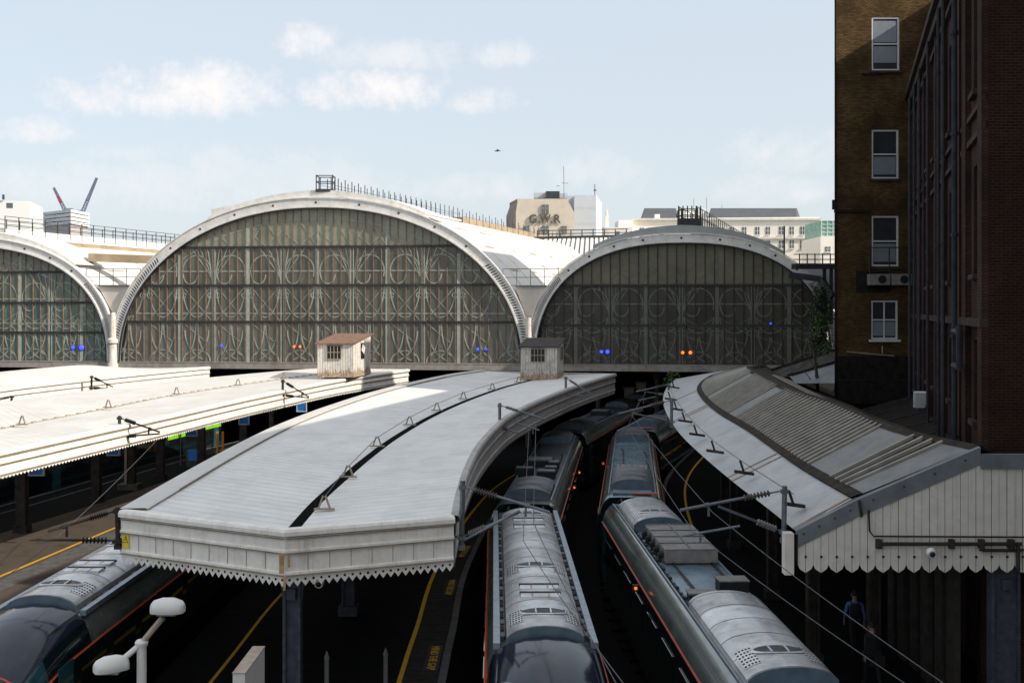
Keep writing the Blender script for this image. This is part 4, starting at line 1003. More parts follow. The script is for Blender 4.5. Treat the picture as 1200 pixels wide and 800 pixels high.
for y in (290,):
    g.tube([P(1019,y,YB-.35),P(1069,y,YB-.35)],.03,6); g.tube([P(1019,318,YB-.35),P(1069,318,YB-.35)],.03,6)
for x in (1019,1042,1068): g.tube([P(x,290,YB-.35),P(x,335,YB-.35)],.03,6)
part(g,'rails',m_black,t_); g=MB(); [g.tube([P(x,290,YB-.35),P(x,290,YB)],.03,6) for x in (1019,1068)]; part(g,'bracket',m_black,t_)
for k,(x,lab) in enumerate(((1029.5,'white air conditioning unit below the third window, left of two'),(1055,'white air conditioning unit below the third window, right of two'))):
    t_=thing('air_conditioner',lab,'air conditioner',P(x,333,YB-.35),'air conditioning units on the brick wall')
    p=P(x,327.5,YB-.32); g=MB(); g.box(p,(1.02,.5,.56)); part(g,'casing',m_box,t_)
    g=MB(); g.lathe([(.001,.27),(.2,.27),(.22,.25)],p+Vector((.12,0,0)),16,axis=(0,-1,0)); part(g,'fan_grille',m_black,t_)
    g=MB(); g.box(p+Vector((0,.1,-.31)),(1.0,.5,.06)); part(g,'bracket',m_black,t_)
# near dark brick building
WN=Vector((12.02,28,0)); wd=Vector((.2856,.9583,0)); wn=Vector((-wd.y,wd.x,0)); WL=31.0; ZT=21.9
t=thing('brick_building','tall sooty dark red brick building with drainpipes at the right edge','building',(12.02,28,0))
ops=[]
for zc,zh in ((2.6+6.3,2.2),(13.3,3.0),(18.3,3.0)):
    for s in (2.1,7.0,9.6,13,16.0,19.5,23,26.5): ops.append((s,s+1.05,zc-zh/2,zc+zh/2))
g=MB(); wallsheet(g,WN,wd,wn,WL,0,ZT,ops,0,.28,0); fr_L=14
g2=MB(); wallsheet(g2,WN,Vector((1,0,0)),Vector((0,-1,0)),fr_L,0,ZT,[],0)
q=[WN,WN+Vector((fr_L,0,0)),WN+wd*WL+Vector((fr_L,0,0)),WN+wd*WL]; g2.face([p+up(ZT) for p in q])
part(g,'side_wall',[m_brickside,m_brickside],t); part(g2,'front_wall',[m_brickd],t)
for a,b,c,d in ops:
    A=WN+wd*a-wn*.2; B=WN+wd*b-wn*.2; g=MB(); g.beam(A+up((c+d)/2),B+up((c+d)/2),.04,d-c); w=part(g,'window',m_pane,t)
    g=MB(); A2=WN+wd*(a-.06)+wn*.02; B2=WN+wd*(b+.06)+wn*.02; g.beam(A2+up(c-.07),B2+up(c-.07),.28,.14); part(g,'sill',m_sill,w,local=True)
g=MB()
for s,w in ((0.45,.9),(4.4,1.0),(5.9,.5),(11.7,.6),(14.8,.5),(18,.6),(21.3,.6),(25,.6)):
    for (za,zb_) in ((0,ZT-.2),):
        A=WN+wd*(s-w/2); B=WN+wd*(s+w/2); o=wn*.16
        g.face([A+o,B+o,B+o+up(zb_),A+o+up(zb_)],0,[(0,0),(w,0),(w,zb_),(0,zb_)])
        for pp in (A,B): g.face([pp,pp+o,pp+o+up(zb_),pp+up(zb_)],0,[(0,0),(.16,0),(.16,zb_),(0,zb_)])
part(g,'pier',[m_brickside],t)
g=MB()
for z,h,o in ((10.5,.22,.2),(15.5,.16,.12),(16.2,.14,.12),(ZT-1.0,.2,.14),(ZT-.5,.35,.3),(ZT-.08,.3,.45)):
    A=WN+wn*o*.5; g.beam(A+up(z),A+wd*WL+up(z),o,h)
part(g,'cornice',m_sill,t)
g=MB()
for s,r in ((5.1,.085),(8.9,.065),(10.9,.06),(15.9,.06),(21,.07),(24.5,.06),(28,.07)):
    A=WN+wd*s+wn*.34; zt=ZT-.6 if s>9 else ZT; g.tube([A+up(5.5),A+up(zt)],r,8)
    for z in range(7,21,3): g.lathe([(r*1.5,0),(r*1.5,.1)],A+up(z),8)
part(g,'downpipe',m_pipe,t)
g=MB(); A=WN+wd*4.6+wn*.4; g.tube([A+up(10.2),A-wd*1.6+up(10.2)],.09,8); g.tube([A+up(9.2),A-wd*1.6+up(9.2),A-wd*1.6+up(10.4)],.09,8); part(g,'vent_pipe',m_pipe,t)
g=MB(); o=WN+Vector((5.5,0,0)); q=[o,o+Vector((8,0,0)),o+Vector((8,0,0))+wd*12,o+wd*12]
for i in range(4): g.face([q[i]+up(ZT),q[(i+1)%4]+up(ZT),q[(i+1)%4]+up(25.5),q[i]+up(25.5)],0,[(0,0),(8,0),(8,3.6),(0,3.6)])
g.face([p+up(25.5) for p in q]); part(g,'shade_storey',[m_brickd],t)  # unseen storey added to lengthen the shadow over the central canopy
g=MB(); o=WN+wd*23.5+Vector((1.3,0,0)); q=[o,o+Vector((7,0,0)),o+Vector((7,0,0))+wd*7.4,o+wd*7.4]
for i in range(4): l=(q[(i+1)%4]-q[i]).length; g.face([q[i]+up(ZT-.3),q[(i+1)%4]+up(ZT-.3),q[(i+1)%4]+up(27),q[i]+up(27)],0,[(0,0),(l,0),(l,5.4),(0,5.4)])
g.face([p+up(27) for p in q]); part(g,'shade_storey',[m_brickb],t)  # storey added to shade the top of the brown brick front
for s in (24.5,28): g=MB(); A=WN+wd*s+Vector((1.1,0,0)); g.tube([A+up(ZT-.2),A+up(27)],.06,8); part(g,'downpipe',m_pipe,t)
t_=thing('flood_lamp','white square flood lamp fixed low on the sooty brick wall','lamp',P(1080,468,46))
p=P(1080,468,46); rz=Matrix.Rotation(R(-12),3,'Z')@Matrix.Rotation(R(12),3,'X'); g=MB(); g.box(p,(.62,.16,.66),rz); part(g,'housing',m_lamp,t_)
g=MB(); g.box(p+Vector((0,-.085,0)),(.54,.02,.58),rz); part(g,'diffuser',m_sash,t_); g=MB(); g.tube([p+Vector((0,.05,0)),p+Vector((1.8,.6,.1))],.04,6); g.tube([p,p+Vector((-.35,.1,-.2)),p+Vector((-.4,.1,-.0))],.03,5); part(g,'bracket',m_pipe,t_)
# unseen brick block beside the camera, added to shade the near canopies
t=thing('brick_building','tall dark brick block beside the bridge, out at the right','building',(15,8,0))
g=MB(); A=Vector((14.5,24.5,0)); ops=[(s,s+1.2,z,z+2.2) for s in (2,6,10,14,18,22) for z in (3,7.5,12,16.5)]
wallsheet(g,Vector((14.5,-12,0)),Vector((0,1,0)),Vector((-1,0,0)),39.2,0,23.5,ops); wallsheet(g,Vector((14.5,27.2,0)),Vector((1,0,0)),Vector((0,1,0)),12,0,23.5,[]); wallsheet(g,Vector((14.5,-12,0)),Vector((1,0,0)),Vector((0,-1,0)),12,0,23.5,[]); g.face([(14.5,-12,23.5),(26.5,-12,23.5),(26.5,27.2,23.5),(14.5,27.2,23.5)]); part(g,'walls',[m_brickd,m_brickd],t)
for a,b,c,d in ops[:]:
    g=MB(); g.box((14.62,-12+(a+b)/2,(c+d)/2),(.04,b-a,d-c)); part(g,'window',m_pane,t)
# low roofs between canopy and buildings
t=thing('low_roof','low grey hipped roof between the right canopy and the brick building','roof',(16,60,0))
a=P(905,434,66); b=P(978,411,62); c=P(978,443,57); d=P(905,447,60); e=P(880,436,70)
g=MB(); g.face([a,b,P(978,425,60),P(925,440,62)]); g.face([e,a,P(925,440,62),P(900,447,62)]); part(g,'upper_slope',m_roofd,t)
g=MB(); g.face([P(925,440,62),P(978,425,60),P(978,449,56.5),P(932,449,56.5)]); part(g,'lower_slope',m_flash,t)
g=MB(); g.beam(P(924,440,61.9),P(979,424,59.9),.25,.12); g.beam(a,b,.2,.2); part(g,'flashing',m_darkr,t)
t=thing('low_roof','dark lean-to roof at the foot of the brick buildings','roof',(17,48,0))
A=[WN+wd*s+wn*.02+up(6.5) for s in (2,10,20,30)]; B=[p+wn*3.0+up(-.9) for p in A]
g=MB(); panel(A,B,g); part(g,'slope',m_darkr,t)
g=MB()
for s in range(4,29,4): g.beam(WN+wd*s+up(6.53),WN+wd*s+wn*2.9+up(5.68),.1,.08)
part(g,'batten',m_irond,t)
g=MB(); p=P(985,455,57); g.box((19.5,57.2,6.6),(5.5,.6,1.2)); part(g,'parapet',m_darkr,t)
t=thing('walkway_bridge','blue-grey steel walkway with stairs right of the shaded arch','walkway',P(965,330,76))
g=MB(); g.beam(P(930,312,76),P(985,312,76),1.2,.35); g.beam(P(925,322,76),P(962,327,75.5),.5,.4); g.beam(P(962,327,75.5),P(975,348,75),.5,.4); part(g,'deck',m_pipe,t)
g=MB()
for x in (937,946,955,964,973): g.beam(P(x,312,75.4),P(x,297,75.4),.07,.07)
for y in (298,304): g.beam(P(930,y,75.4),P(980,y,75.4),.06,.06)
for x in (966,974): g.beam(P(x,312,76),P(x,380,76),.2,.2)
part(g,'railing',m_galvd,t); g=MB(); g.beam(P(919,300,78),P(919,265,78),.1,.1); part(g,'pole',m_galvd,t)
g=MB(); g.box(P(955,338,80),(3.6,3,3.0)); part(g,'plant_box',m_clad,t)

# ------------------------------------------------------------------ tree and plants
def leafball(g,c,r,n,s,m):
    for _ in range(n):
        d=Vector((random.gauss(0,1),random.gauss(0,1),random.gauss(0,1))).normalized()*r*random.random()**.45
        a=Vector((random.gauss(0,1),random.gauss(0,1),random.gauss(0,1))).normalized(); b=a.orthogonal().normalized(); q=c+d; L=s*random.uniform(.6,1.3)
        g.face([q,q+a*L*.5+b*L*.25,q+a*L,q+a*L*.5-b*L*.25],m)
t=thing('tree','dark leafy tree growing against the brick building beside the shaded arch','tree',(15.9,58.6,0))
g=MB(); base=Vector((16.3,58.9,5)); g.tube([base,base+Vector((-.1,0,2.2)),base+Vector((-.35,0,4.2)),base+Vector((-.3,0,6.2))],[.12,.09,.06,.02],7)
for k in range(9):
    z=1.8+.45*k; e=base+Vector((random.uniform(-1.2,.3),random.uniform(-.5,.5),z+random.uniform(.5,1.2))); g.tube([base+Vector((-.2,0,z)),e],[.035,.01],5)
part(g,'trunk',m_bark,t)
g=MB()
for k in range(26):
    f=k/25; y=338+70*f; x=964+random.uniform(-10,8)*(1-abs(f-.45)); leafball(g,P(x,y,58.6)+Vector((0,random.uniform(-.6,.4),0)),random.uniform(.3,.55),190,.13,0 if random.random()<.8 else 1)
part(g,'crown',[m_leaf,m_leaf2],t)
t=thing('plant','bright green weed growing beyond the platform end under the shed','plant',P(786,450,76))
g=MB(); leafball(g,P(784,449,76),.45,60,.3,0); leafball(g,P(789,440,76),.35,40,.3,0); part(g,'leaves',m_leaf2,t); g=MB(); g.tube([P(786,456,76),P(787,442,76)],.05,5); part(g,'stem',m_bark,t)
t=thing('buffer_housing','grey wedge-shaped cover beside the weed at the platform end','housing',P(794,458,75)); g=MB(); a,b,c_,d=P(788,455,75),P(799,455,75),P(790,444,76),P(786,444,76); g.face([a,b,c_,d]); g.face([b,b+Vector((0,2,0)),c_]); g.face([a,b,b-up(2),a-up(2)]); part(g,'cover',m_flash,t)

# ------------------------------------------------------------------ trains
HALF=[(1.22,.35),(1.33,1.0),(1.36,1.7),(1.35,2.4),(1.31,2.88),(1.27,3.06),(1.18,3.29),(1.06,3.45),(.93,3.545)]
def body_rows(L,nose):
    rows=[]; full=[(-x,z) for x,z in HALF]+[(-.6,3.57),(0,3.58),(.6,3.57)]+[(x,z) for x,z in HALF[::-1]]
    dome=[(-x,z) for x,z in HALF[:6]]+[(-1.15,3.42),(-1.0,3.58),(-.82,3.68),(-.45,3.80),(0,3.84),(.45,3.80),(.82,3.68),(1.0,3.58),(1.15,3.42)]+[(x,z) for x,z in HALF[:6][::-1]]
    if nose:
        for y in [0,.12,.3,.6,1,1.5,2,2.6,3.2,3.8,4.4,5,5.6,6.2]:
            f=min(1,y/6.2); h=.40+.60*(1-(1-f)**2.3); w=.42+.58*(1-(1-min(1,y/4.2))**2.4); r=[]
            for x,z in dome:
                zz=.35+(z-.35)*h; k=(zz-.35)/3.5
                r.append(Vector((x*w*(1-.10*(1-f)*k*k),y+.5*(1-f)*k*k,zz)))
            rows.append(r)
        rows.append([Vector((x,6.22,z)) for x,z in full])
        y0=6.5
    else: rows.append([Vector((x*.96,0,z-.02)) for x,z in full]); rows.append([Vector((x,.06,z)) for x,z in full]); y0=.5
    k=12
    for i in range(k+1): rows.append([Vector((x,y0+(L-.06-y0)*i/k,z)) for x,z in full])
    rows.append([Vector((x*.96,L,z-.02)) for x,z in full])
    return rows
def holes(g,y0,y1,x0,x1,nx,ny,zf):
    fx=[]; fy=[]
    for i in range(nx): fx+=[(i+.0)/nx,(i+.18)/nx,(i+.82)/nx]
    for j in range(ny): fy+=[(j+.0)/ny,(j+.22)/ny,(j+.78)/ny]
    fx.append(1); fy.append(1)
    rows=[[Vector((x0+(x1-x0)*a,y0+(y1-y0)*b,zf(x0+(x1-x0)*a))) for a in fx] for b in fy]
    g.grid(rows,lambda r,c:0 if r%3==1 and c%3==1 else 1)
def roof_pod(car,y0,y1,m,half=.86,h=.30,z0=3.60,ends=True,detail=True,long=False):
    side=.16
    zf=lambda x: z0+side+h*math.sqrt(max(0,1-(x/half)**2*.94))-h*.25
    xs=[-half+2*half*i/16 for i in range(17)]
    g=MB(); k=max(2,int((y1-y0)/.6)); rows=[];uv=[]
    for i in range(k+1):
        y=y0+(y1-y0)*i/k; rows.append([Vector((-half,y,z0-.06))]+[Vector((x,y,zf(x))) for x in xs]+[Vector((half,y,z0-.06))]); uv.append([(j,y) for j in range(19)])
    g.grid(rows,0,uv); g.face(rows[0],1); g.face(rows[-1],1); pod=part(g,'roof_pod',[m,m_podend],car,True,True)
    y=y0+.02
    while y<y1:
        g=MB()
        for a,b in zip(xs,xs[1:]): g.face([(a,y,zf(a)+.004),(b,y,zf(b)+.004),(b,y+.03,zf(b)+.004),(a,y+.03,zf(a)+.004)])
        y+=1.12; part(g,'seam',m_deckd,pod,local=True)
    if detail:
        z5=lambda x: zf(x)+.009
        for yc in ([y0+.9] if not long else [y0+1.0,y0+5.6,y1-1.2]):
            for s in (-1,1): g=MB(); holes(g,yc-.45,yc+.55,s*half*.93,s*half*.55,5,6,z5); part(g,'grille',[m_black,m],pod,local=True)
            g=MB(); n=20; ring=[(.50*math.cos(2*math.pi*k/n),yc+.2+.22*math.sin(2*math.pi*k/n)) for k in range(n)]
            g.face([(x,y,zf(0)*.5+zf(x)*.5+.022) for x,y in ring]); g.grid([[Vector((x,y,zf(x)*.5+zf(0)*.5+.024)) for x,y in ring],[Vector((x*1.12,(y-yc-.2)*1.15+yc+.2,zf(x)+.01)) for x,y in ring]],1,closed=True)
            for xx in (-.17,.17): g.box((xx,yc+.2,zf(0)+.03),(.035,.42,.02),m=1)
            part(g,'fan_recess',[m_galvd,m],pod,local=True)
        if long:
            for yc in (y0+2.6,y0+3.4,y1-3.3,y1-2.2):
                g=MB(); g.box((0,yc,zf(0)-.02),(.95,.36,.06)); g.box((0,yc+.24,zf(0)+.0),(1.0,.08,.06),m=1); g.box((-.2,yc,zf(0)+.012),(.03,.34,.01),m=2); g.box((.2,yc,zf(0)+.012),(.03,.34,.01),m=2); part(g,'hatch',[m_pod,m_galvd,m_rust],pod,local=True)
    return pod
def make_car(label,p0,p1,nose=False,kind='dull',group='carriages of the dark green trains',L=None,sides=(1,-1),extra=None):
    a=Vector((*p0,0)); b=Vector((*p1,0)); d=b-a; L=d.length; ang=math.atan2(-d.x,d.y)
    car=thing('train_carriage',label,'train',a,group); car.rotation_euler=(0,0,ang)
    rows=body_rows(L,nose); nr=14 if nose else 0; g=MB()
    def mi(i,j):
        if nose and i<13:
            return 2 if 6<=j<=13 else (3 if i<9 and 4<=j<=15 else 0)
        if nose and i==13: return 2 if 6<=j<=13 else 0
        if j<4 or j>15: return 0
        if j in (4,5,14,15): return 1
        return 1 if (j<8 or j>11) else 4
    g.grid(rows,mi); g.face(rows[0]); g.face(rows[-1])
    bod=part(g,'body',[m_green,m_should,m_dome,m_teal,m_deck if kind in('b1','b2') else m_deckd],car,True,True)
    ys=6.0 if nose else .3
    for s in (-1,1):
        g=MB(); g.beam((s*1.315,.05,2.90),(s*1.315,L-.05,2.90),.02,.04)
        if nose:
            pts=[]
            for i in (6,7,8,9,10,11): pts.append(rows[i][4 if s<0 else 16]+Vector((s*.012,0,.03)))
            g.v=[];g.f=[];g.m=[];g.uv=[]
            g.tube([rows[5][5 if s<0 else 15]+Vector((s*.01,0,0))]+pts+[Vector((s*1.318,6.6,2.90)),Vector((s*1.318,L-.05,2.90))],.024,5)
        part(g,'cantrail_stripe',m_orange,car,local=True)
        g=MB(); (g.beam((s*1.06,ys+.3,3.60),(s*1.06,L-.25,3.60),.15,.13) if nose else g.beam((s*.92,ys+.3,3.585),(s*.92,L-.25,3.585),.05,.06)); part(g,'roof_rail',m_trough,car,local=True)
        n=8
        for i in range(n):
            yy=(5.2 if nose else 1.4)+(L-(6.4 if nose else 2.6))*(i+.5)/n; g=MB(); g.box((s*1.358,yy,2.15),(.02,1.55,.8)); part(g,'window',m_glassd,car,local=True)
        for yy in ((4.6 if nose else .9),L-.9): 
            g=MB(); g.box((s*1.352,yy,1.95),(.02,.8,1.95)); part(g,'door',m_teal,car,local=True)
    g=MB(); g.box((0,L/2+(1 if nose else 0),.62),(2.3,L-4,.5)); part(g,'underframe',m_black,car,local=True)
    g=MB()
    for yb in (3.2,L-3.2):
        for yy in (yb-1.2,yb+1.2):
            for s in (-1,1): g.lathe([(0.01,-.06),(.42,-.06),(.42,.06),(.01,.06)],(s*.75,yy,.44),16,axis=(1,0,0))
    part(g,'wheels',m_black,car,True,True)
    if nose:
        # windscreen set into the sloping front
        g=MB(); rr=[]
        for i in (4,5,6,7): rr.append([rows[i][j]+Vector((0,-.02,.02)) for j in range(7,13)])
        g.grid(rr); part(g,'windscreen',m_screen,car,True,True)
        g=MB(); A=[rows[7][j]+Vector((0,.12,.03)) for j in range(6,14)]; g.tube(A,.03,5); part(g,'warning_stripe',m_orange,car,True,True)
        g=MB(); q=rows[6][14]+Vector((.02,-.02,.06)); g.box(q,(.06,.2,.16),Matrix.Rotation(R(-35),3,'Y')); part(g,'yellow_label',m_yelp,car,local=True)
        g=MB(); q=rows[9][8]; q2=Vector((q.x-.12,q.y,q.z+.035)); g.lathe([(.001,.012),(.17,.012),(.19,0)],q2,16,axis=(-.25,-.4,1)); g.lathe([(.001,.02),(.09,.02)],q2,10,m=1,axis=(-.25,-.4,1)); part(g,'crest',[m_box,m_rust],car,True,True)
        g=MB(); 
        for s in (-1,1): g.lathe([(.001,.03),(.12,.03),(.14,0)],Vector((s*.62,.45,1.25)),12,axis=(s*.4,-1,.3)); 
        part(g,'headlight',m_sash,car,True,True)
        roof_pod(car,6.4,L-1.6,m_pod,.84,.34,3.58,long=True)
        g=MB(); 
        g.box((.93,7+(L-9)/2,3.58),(.12,L-9,.06)); g.box((-.93,7+(L-9)/2,3.58),(.12,L-9,.06))
        for i in range(26): g.box((.93,7+i*(L-9)/26,3.60),(.08,.3,.10),m=i%2); g.box((-.93,7+i*(L-9)/26,3.60),(.08,.3,.10),m=i%2)
        part(g,'cable_fitting',[m_deckd,m_brown],car,local=True)
    elif kind=='dull':
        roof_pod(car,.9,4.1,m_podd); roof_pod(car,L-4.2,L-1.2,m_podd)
        for (x,y,w,l,h) in ((.35,6.3,.8,.7,.28),(-.65,7.0,.8,.6,.3),(.45,7.7,.55,.6,.25),(-.2,10.2,1.2,1.4,.26),(.5,9.0,.5,.7,.3)):
            g=MB(); g.box((x,y,3.6+h/2),(w,l,h)); g.box((x,y,3.6+h+.02),(w*.9,l*.8,.04),m=1); part(g,'roof_box',[m_black,m_podd],car,local=True)
    elif kind=='plain':
        roof_pod(car,1.2,4.6,m_podd); roof_pod(car,L-4.6,L-1.2,m_podd)
        g=MB(); g.box((.0,L*.5,3.74),(1.2,1.2,.28)); g.box((0,L*.5,3.9),(1.1,1.0,.04),m=1); part(g,'roof_box',[m_black,m_podd],car,local=True)
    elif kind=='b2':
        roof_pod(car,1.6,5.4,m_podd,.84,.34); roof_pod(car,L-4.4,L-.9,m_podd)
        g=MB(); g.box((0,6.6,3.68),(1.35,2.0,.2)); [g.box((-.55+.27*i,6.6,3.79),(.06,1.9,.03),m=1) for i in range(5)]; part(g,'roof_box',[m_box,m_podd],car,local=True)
        g=MB(); g.box((0,.75,3.62),(1.5,.8,.08)); part(g,'end_deck',m_podend,car,local=True)
        g=MB(); g.box((.5,.3,3.66),(1.0,.1,.05)); part(g,'warning_stripe',m_orange,car,local=True)
    elif kind=='b1':
        roof_pod(car,L-5.2,L-1.4,m_pod,.86,.36); roof_pod(car,1.2,7.0,m_pod,.88,.34)
        pb=MB(); y0,y1=L-10.0,L-6.2
        pb.box((.1,(y0+y1)/2,3.80),(1.5,y1-y0,.36)); bxo=part(pb,'brake_resistor',m_box,car,local=True)
        g=MB()
        for i in range(5): g.box((.1,y0+.03+(y1-y0-.06)*i/4,3.995),(1.5,.05,.03))
        g.box((.1,(y0+y1)/2,3.998),(.04,y1-y0,.03))
        part(g,'rib',m_galv,bxo,local=True)
        g=MB()
        for i in range(5):
            yy=y0+.2+(y1-y0)*i/5; g=MB(); g.lathe([(.001,.1),(.11,.1),(.13,0)],(-.66,yy+.2,3.8),10,axis=(-1,0,0)); g.box((-.75,yy+.2,3.70),(.1,.12,.22)); part(g,'insulator',m_black,bxo,local=True)
        g=MB(); g.box((.55,8.6,3.74),(.75,.55,.3)); g.box((.55,8.6,3.90),(.78,.58,.03),m=1); part(g,'roof_box',[m_black,m_box],car,local=True)
        g=MB(); g.box((-.45,7.5,3.72),(.7,.4,.22)); g.box((-.45,7.5,3.85),(.75,.45,.04),m=1); part(g,'roof_box',[m_black,m_box],car,local=True)
        g=MB()
        g.box((-.82,L/2,3.59),(.06,L-1,.04))
        for i in range(40): g.box((-.82,.6+i*(L-1)/40,3.62),(.06,.16,.07),m=i%2)
        part(g,'cable_fitting',[m_black,m_deck],car,local=True)
    for x_,ya,yb in ((.62,L*.30,L*.62),(-.5,L*.34,L*.66)) if not nose else ():
        g=MB(); g.tube([(x_,ya,3.62),(x_+.1,ya+1.2,3.63),(x_+.05,yb-1,3.63),(x_-.05,yb,3.62)],.03,5); part(g,'roof_cable',m_black,car,True,True)
    # end gangway clutter
    g=MB()
    for x in (-.6,-.2,.25,.65): g.tube([(x,L-.3,3.66),(x,L-.1,3.75),(x*1.1,L+.5,3.5)],.04,5)
    g.box((0,L+.25,2.2),(1.3,.55,2.2)); part(g,'gangway',m_black,car,True,True)
    return car
ca1=make_car('nearest carriage of the centre train, streamlined nose and long silver roof cover',(.83,17.6),(.47,39.9),True)
make_car('second carriage of the centre train with dull roof pods and black boxes',(.50,41.6),(2.78,64.2),False,'dull')
make_car('third carriage of the centre train, bending right toward the shed',(3.2,65.8),(9.0,86.8),False,'plain')
make_car('last carriage of the centre train, disappearing beneath the shed',(9.6,88.4),(16.8,108.4),False,'plain')
make_car('nearest carriage of the right train with silver pods and ribbed roof box',(5.42,20.0),(4.68,41.6),False,'b1')
make_car('second carriage of the right train, below the right canopy edge',(4.66,43.0),(7.05,65.2),False,'b2')
make_car('third carriage of the right train, bending toward the shed',(7.6,66.8),(14.3,87.4),False,'b2')
make_car('streamlined train nose at the lower left beside the sunlit platform',(-11.35,20.2),(-11.2,43),True)
make_car('following carriage of the left train, hidden under the central canopy',(-11.1,44.6),(-8.7,66),False,'plain')
# far left train with green panels
for k,(a,b,lab) in enumerate((((-29.6,38),(-26.75,58.5),'dark suburban train carriage under the left canopy, nearest the photo edge'),((-26.4,60),(-22.6,81.5),'dark suburban train carriage with lime green panels behind the blue signs'))):
    car=make_car(lab,a,b,False,'plain','suburban carriages under the left canopy'); L=(Vector(b)-Vector(a)).length
    for y0,y1,z0,z1,mm in ((L*.36,L*.44,2.45,2.9,m_lime),(L*.62,L*.80,2.2,3.05,m_lime),(L*.86,L*.99,2.3,2.9,m_lime)):
        g=MB(); g.box((1.385,(y0+y1)/2,(z0+z1)/2),(.02,y1-y0,z1-z0)); part(g,'green_panel',mm,car,local=True)
    for y0 in (L*.64,L*.50,L*.24):
        g=MB()
        for i in range(7): g.box((1.402,y0+i*.34,2.62),(.012,.24,.24))
        part(g,'white_lettering',m_ltr,car,local=True)

# small lit lamps beside the trains; the red one imitates a lamp reflection
for x,y,Y,m_,lab in ((679,553.5,55,m_lamb,'amber lamp low on the second centre carriage, upper one'),(673,571,50,m_lamb,'amber lamp low on the second centre carriage, lower one'),(745,689,31.3,m_lamb,'orange lamp on the flank of the nearest right carriage'),(707,543,55,m_lred,'red tail lamp on the left corner of the second right carriage')):
    q=P(x,y,Y); t=thing('marker_lamp',lab,'lamp',q,'small lit lamps beside the trains'); g=MB(); g.lathe([(.001,.05),(.035,.04),(.05,0)],q,10,axis=(0,-1,.2)); part(g,'lens',m_,t,True); g=MB(); g.box(q+Vector((0,.06,0)),(.18,.1,.18)); part(g,'housing',m_black,t)

# ------------------------------------------------------------------ overhead line brackets and wires
def insul(g,a,b,r,n,m=0):
    a=Vector(a);b=Vector(b); ax=(b-a).normalized(); L=(b-a).length
    prof=[(r*.35,0)]
    for i in range(n):
        z=L*(i+.2)/n; prof+=[(r*.4,z),(r,z+L*.25/n),(r*.95,z+L*.4/n),(r*.4,z+L*.55/n)]
    prof.append((r*.35,L)); g.lathe(prof,a,10,m,axis=ax)
def bracket(label,Y,post,armA,strut=None,reg=None,m=m_galv,mi=m_ins,r=.038,side=None):
    (x0,y0),(x1,y1)=post; A=P(x0,y0,Y); B=P(x1,y1,Y); t=thing('line_bracket',label,'overhead line bracket',B,'overhead line brackets')
    g=MB(); g.tube([B,A],.065,8); g.box(B,(.16,.16,.12)); g.box(A.lerp(B,.1),(.18,.14,.1)); g.box(A.lerp(B,.85),(.2,.3,.08)); part(g,'post',m,t,True)
    e=P(*armA,Y-.4); s=A.lerp(B,.08); f1,f2=s.lerp(e,.14),s.lerp(e,.40)
    g=MB(); g.tube([s,f1,f2],.022,6); g.tube([f2-(f2-f1)*.04,e],r,8); g.lathe([(r*1.6,0),(r*1.6,.1)],f2.lerp(e,.55),8,axis=(e-s)); g.beam(f2.lerp(e,.55),f2.lerp(e,.55)-up(.28),.05,.05); part(g,'arm',m,t,True)
    g=MB(); insul(g,f1,f2,.085,8); part(g,'insulator',mi,t,True)
    if strut:
        (sx,sy),=[strut]; e2=P(sx,sy,Y-.3); s2=A.lerp(B,.85); a,b=s2.lerp(e2,.12),s2.lerp(e2,.42)
        g=MB(); g.tube([s2,a,b],.022,6); g.tube([b-(b-a)*.04,e2],r*.85,8); part(g,'strut',m,t,True)
        g=MB(); insul(g,a,b,.085,7); part(g,'insulator',m_insd if mi is m_ins else mi,t,True)
    if reg:
        ra,rb=reg; g=MB(); g.tube([P(*ra,Y-.35),P(*rb,Y-.35)],r*.8,8); g.beam(P(*rb,Y-.35).lerp(P(*ra,Y-.35),.3),P(*rb,Y-.35).lerp(P(*ra,Y-.35),.3)-up(.25),.05,.05); part(g,'registration_arm',m,t,True)
    return t
bracket('dark bracket with black insulators at the left corner of the central canopy',27.6,((137.5,594),(138.5,640)),(56,622),(35,632),None,m_irond,m_black)
bracket('galvanised bracket at the right front corner of the central canopy, above the nearest carriage',27.3,((542,563),(541,641)),(644,600),(608,600),((545,632),(609,598)))
bracket('galvanised bracket on the inner curve of the central canopy',46,((585.5,472),(585.5,505)),(639,491),(607,507),((607,496),(632,504)))
bracket('small bracket at the far right end of the central canopy',60,((663,441),(663,460)),(695,463),None,((661,463),(690,463.5)))
bracket('galvanised bracket with ribbed insulators beside the white gable end',27.4,((919.5,569),(918.5,633)),(797,597.5),(842,593),((867,616),(801,627.5)))
bracket('bracket on a thin post at the bend of the right canopy edge',46,((787,466),(787,499)),(724,485),(741,484),((755,490),(723,505)))
bracket('most distant bracket, against the dark opening under the shed',62,((784,449),(783,466)),(745,459),(757,459),((768,465),(748,469)))
bracket('rusty bracket on the left canopy fascia, nearer one',44.6,((140,487),(140,516)),(187,506),(187,508),None,m_irond,m_black)
bracket('rusty bracket on the left canopy fascia, farther one near the sunny hut',58.8,((331.5,444.5),(331,466)),(362,465),(362,466),None,m_irond,m_black)
bracket('bracket on the farthest left canopy fascia',65.3,((107.5,440),(107,457)),(132,453),(130,455),None,m_irond,m_black)
bracket('bracket at the photo edge above the left canopy',58,((14,464),(13,472)),(-8,470),(-6,473),None,m_irond,m_black)
def wire(label,pts,r=.0095):
    g=MB(); out=[]
    for a,b in zip(pts,pts[1:]):
        a=Vector(a);b=Vector(b); n=10
        for i in range(n): out.append(a.lerp(b,i/n)-up(.25*4*(i/n)*(1-i/n)*0.3))
    out.append(Vector(pts[-1])); g.tube(out,r,5); tag(g.build('overhead_wire',m_wire),label,'wire','overhead wires')
